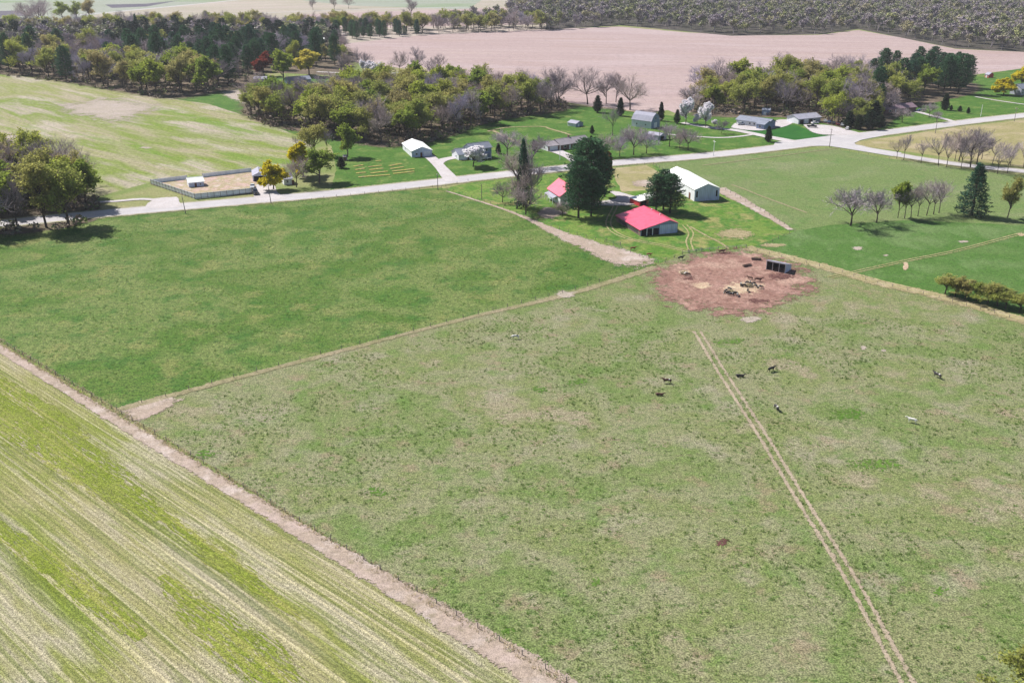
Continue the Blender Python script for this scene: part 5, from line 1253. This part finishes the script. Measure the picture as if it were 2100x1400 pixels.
# ------------------------------------------------------------------ vehicles
def car(x, y, ang, color, label, style='car', group=None, s=1.0):
    e = empty('pickup_truck' if style == 'truck' else 'parked_car', G(x, y), R(ang), s); tag(e, label, 'pickup' if style == 'truck' else 'car', group)
    e.location.z = ZC[0]
    Lh = 2.75 if style == 'truck' else 2.3; w = .92
    if style == 'truck': prof = [(-Lh, .45), (-Lh, 1.1), (-.5, 1.12), (-.35, 1.15), (1.3, 1.15), (Lh - .1, 1.02), (Lh, .8), (Lh, .45)]
    else: prof = [(-Lh, .4), (-Lh, .95), (-1.7, 1.02), (1.0, 1.0), (Lh - .15, .85), (Lh, .65), (Lh, .38)]
    def ext(prof, w0, w1):
        mb = MB(); n = len(prof); zt = max(z for _, z in prof); zb = min(z for _, z in prof)
        f = lambda z: w0 + (w1 - w0) * (z - zb) / (zt - zb)
        A_ = [(px, -f(pz), pz) for px, pz in prof]; B_ = [(px, f(pz), pz) for px, pz in prof]
        mb.poly(A_); mb.poly(list(reversed(B_)))
        for i in range(n): j = (i + 1) % n; mb.quad(A_[j], A_[i], B_[i], B_[j])
        return mb
    ext(prof, w, w * .96).build('body', M['car_' + color], e)
    cab = [(-.5, 1.125), (-.4, 1.78), (.75, 1.8), (1.35, 1.155)] if style == 'truck' else [(-1.75, 1.025), (-1.2, 1.45), (.2, 1.47), (1.0, 1.005)]
    ext(cab, w * .92, w * .74).build('window', M['pane'], e)
    top = [(cab[1][0] + .05, cab[1][1]), (cab[1][0] + .1, cab[1][1] + .06), (cab[2][0] - .1, cab[2][1] + .06), (cab[2][0] - .05, cab[2][1])]
    ext([(a, b + .004) for a, b in top], w * .76, w * .7).build('roof', M['car_' + color], e)
    if style == 'truck':
        mb = MB(); mb.box(-Lh + .12, -.62, -w * .82, w * .82, 1.124, 1.13); mb.build('cargo_bed', M['void'], e)
    for xx in (-Lh * .62, Lh * .64):
        for sy in (-1, 1):
            wb = MB(); wb.cyl((xx, sy * (w - .1), .36), (0, 1, 0), .36, .24, 12); wo = wb.build('wheel', M['tyre'], e)
            rb = MB(); rb.cyl((xx, sy * (w + .035), .36), (0, 1, 0), .2, .03, 8); rb.build('rim', M['rim'], wo)
    for sy in (-1, 1):
        mb = MB(); mb.box(Lh + .003, Lh + .04, sy * .6 - .16, sy * .6 + .16, .58, .74); mb.build('headlight', M['lamp_w'], e)
        mb = MB(); mb.box(-Lh - .04, -Lh - .003, sy * .68 - .1, sy * .68 + .1, .6, .85); mb.build('tail_light', M['lamp_r'], e)
car(524, 398, -70, 'black', 'dark pickup truck parked at the end of the board fence', 'truck', s=1.15)
car(518, 386, -80, 'silver', 'silver car parked behind the dark pickup truck')
car(1665, 262, -12, 'black', 'dark pickup truck on the junction lot in front of the pale garage', 'truck')
car(1520, 257, 10, 'silver', 'silver car on the drive of the grey-roofed house')
for i, (x, y, c, a) in enumerate([(1692, 251, 'silver', 80), (1700, 253, 'blue', 80), (1709, 255, 'black', 75), (1718, 257, 'darkred', 80), (1727, 259, 'silver', 70), (1738, 266, 'white', 60)]):
    car(x, y, a, c, '%s car in the line parked right of the pale garage, %s' % (c.replace('darkred', 'dark red'), ['nearest the garage', 'second from the garage', 'third from the garage', 'fourth from the garage', 'fifth from the garage', 'farthest from the garage']
[i]), group='cars beside the pale garage')
car(1671, 255, 20, 'white', 'white car between the pale garage doors and the dark pickup truck')
car(1888, 229, 15, 'blue', 'blue car at the right end of the brick ranch house')

# ------------------------------------------------------------------ haze
hz = MB(); hz.box(-6100, 6100, -2100, 9100, -1.0, 102.5)
m = bpy.data.materials.new('haze'); m.use_nodes = True; nt = m.node_tree
nt.nodes.remove(nt.nodes['Principled BSDF'])
pv = nt.nodes.new('ShaderNodeVolumePrincipled'); pv.inputs['Density'].default_value = 0.00006; pv.inputs['Color'].default_value = (.88, .91, 1.0, 1)
nt.links.new(pv.outputs[0], nt.nodes['Material Output'].inputs['Volume'])
o = hz.build('haze', m); tag(o, 'thin pale blue haze over the whole landscape', 'haze', kind='stuff')
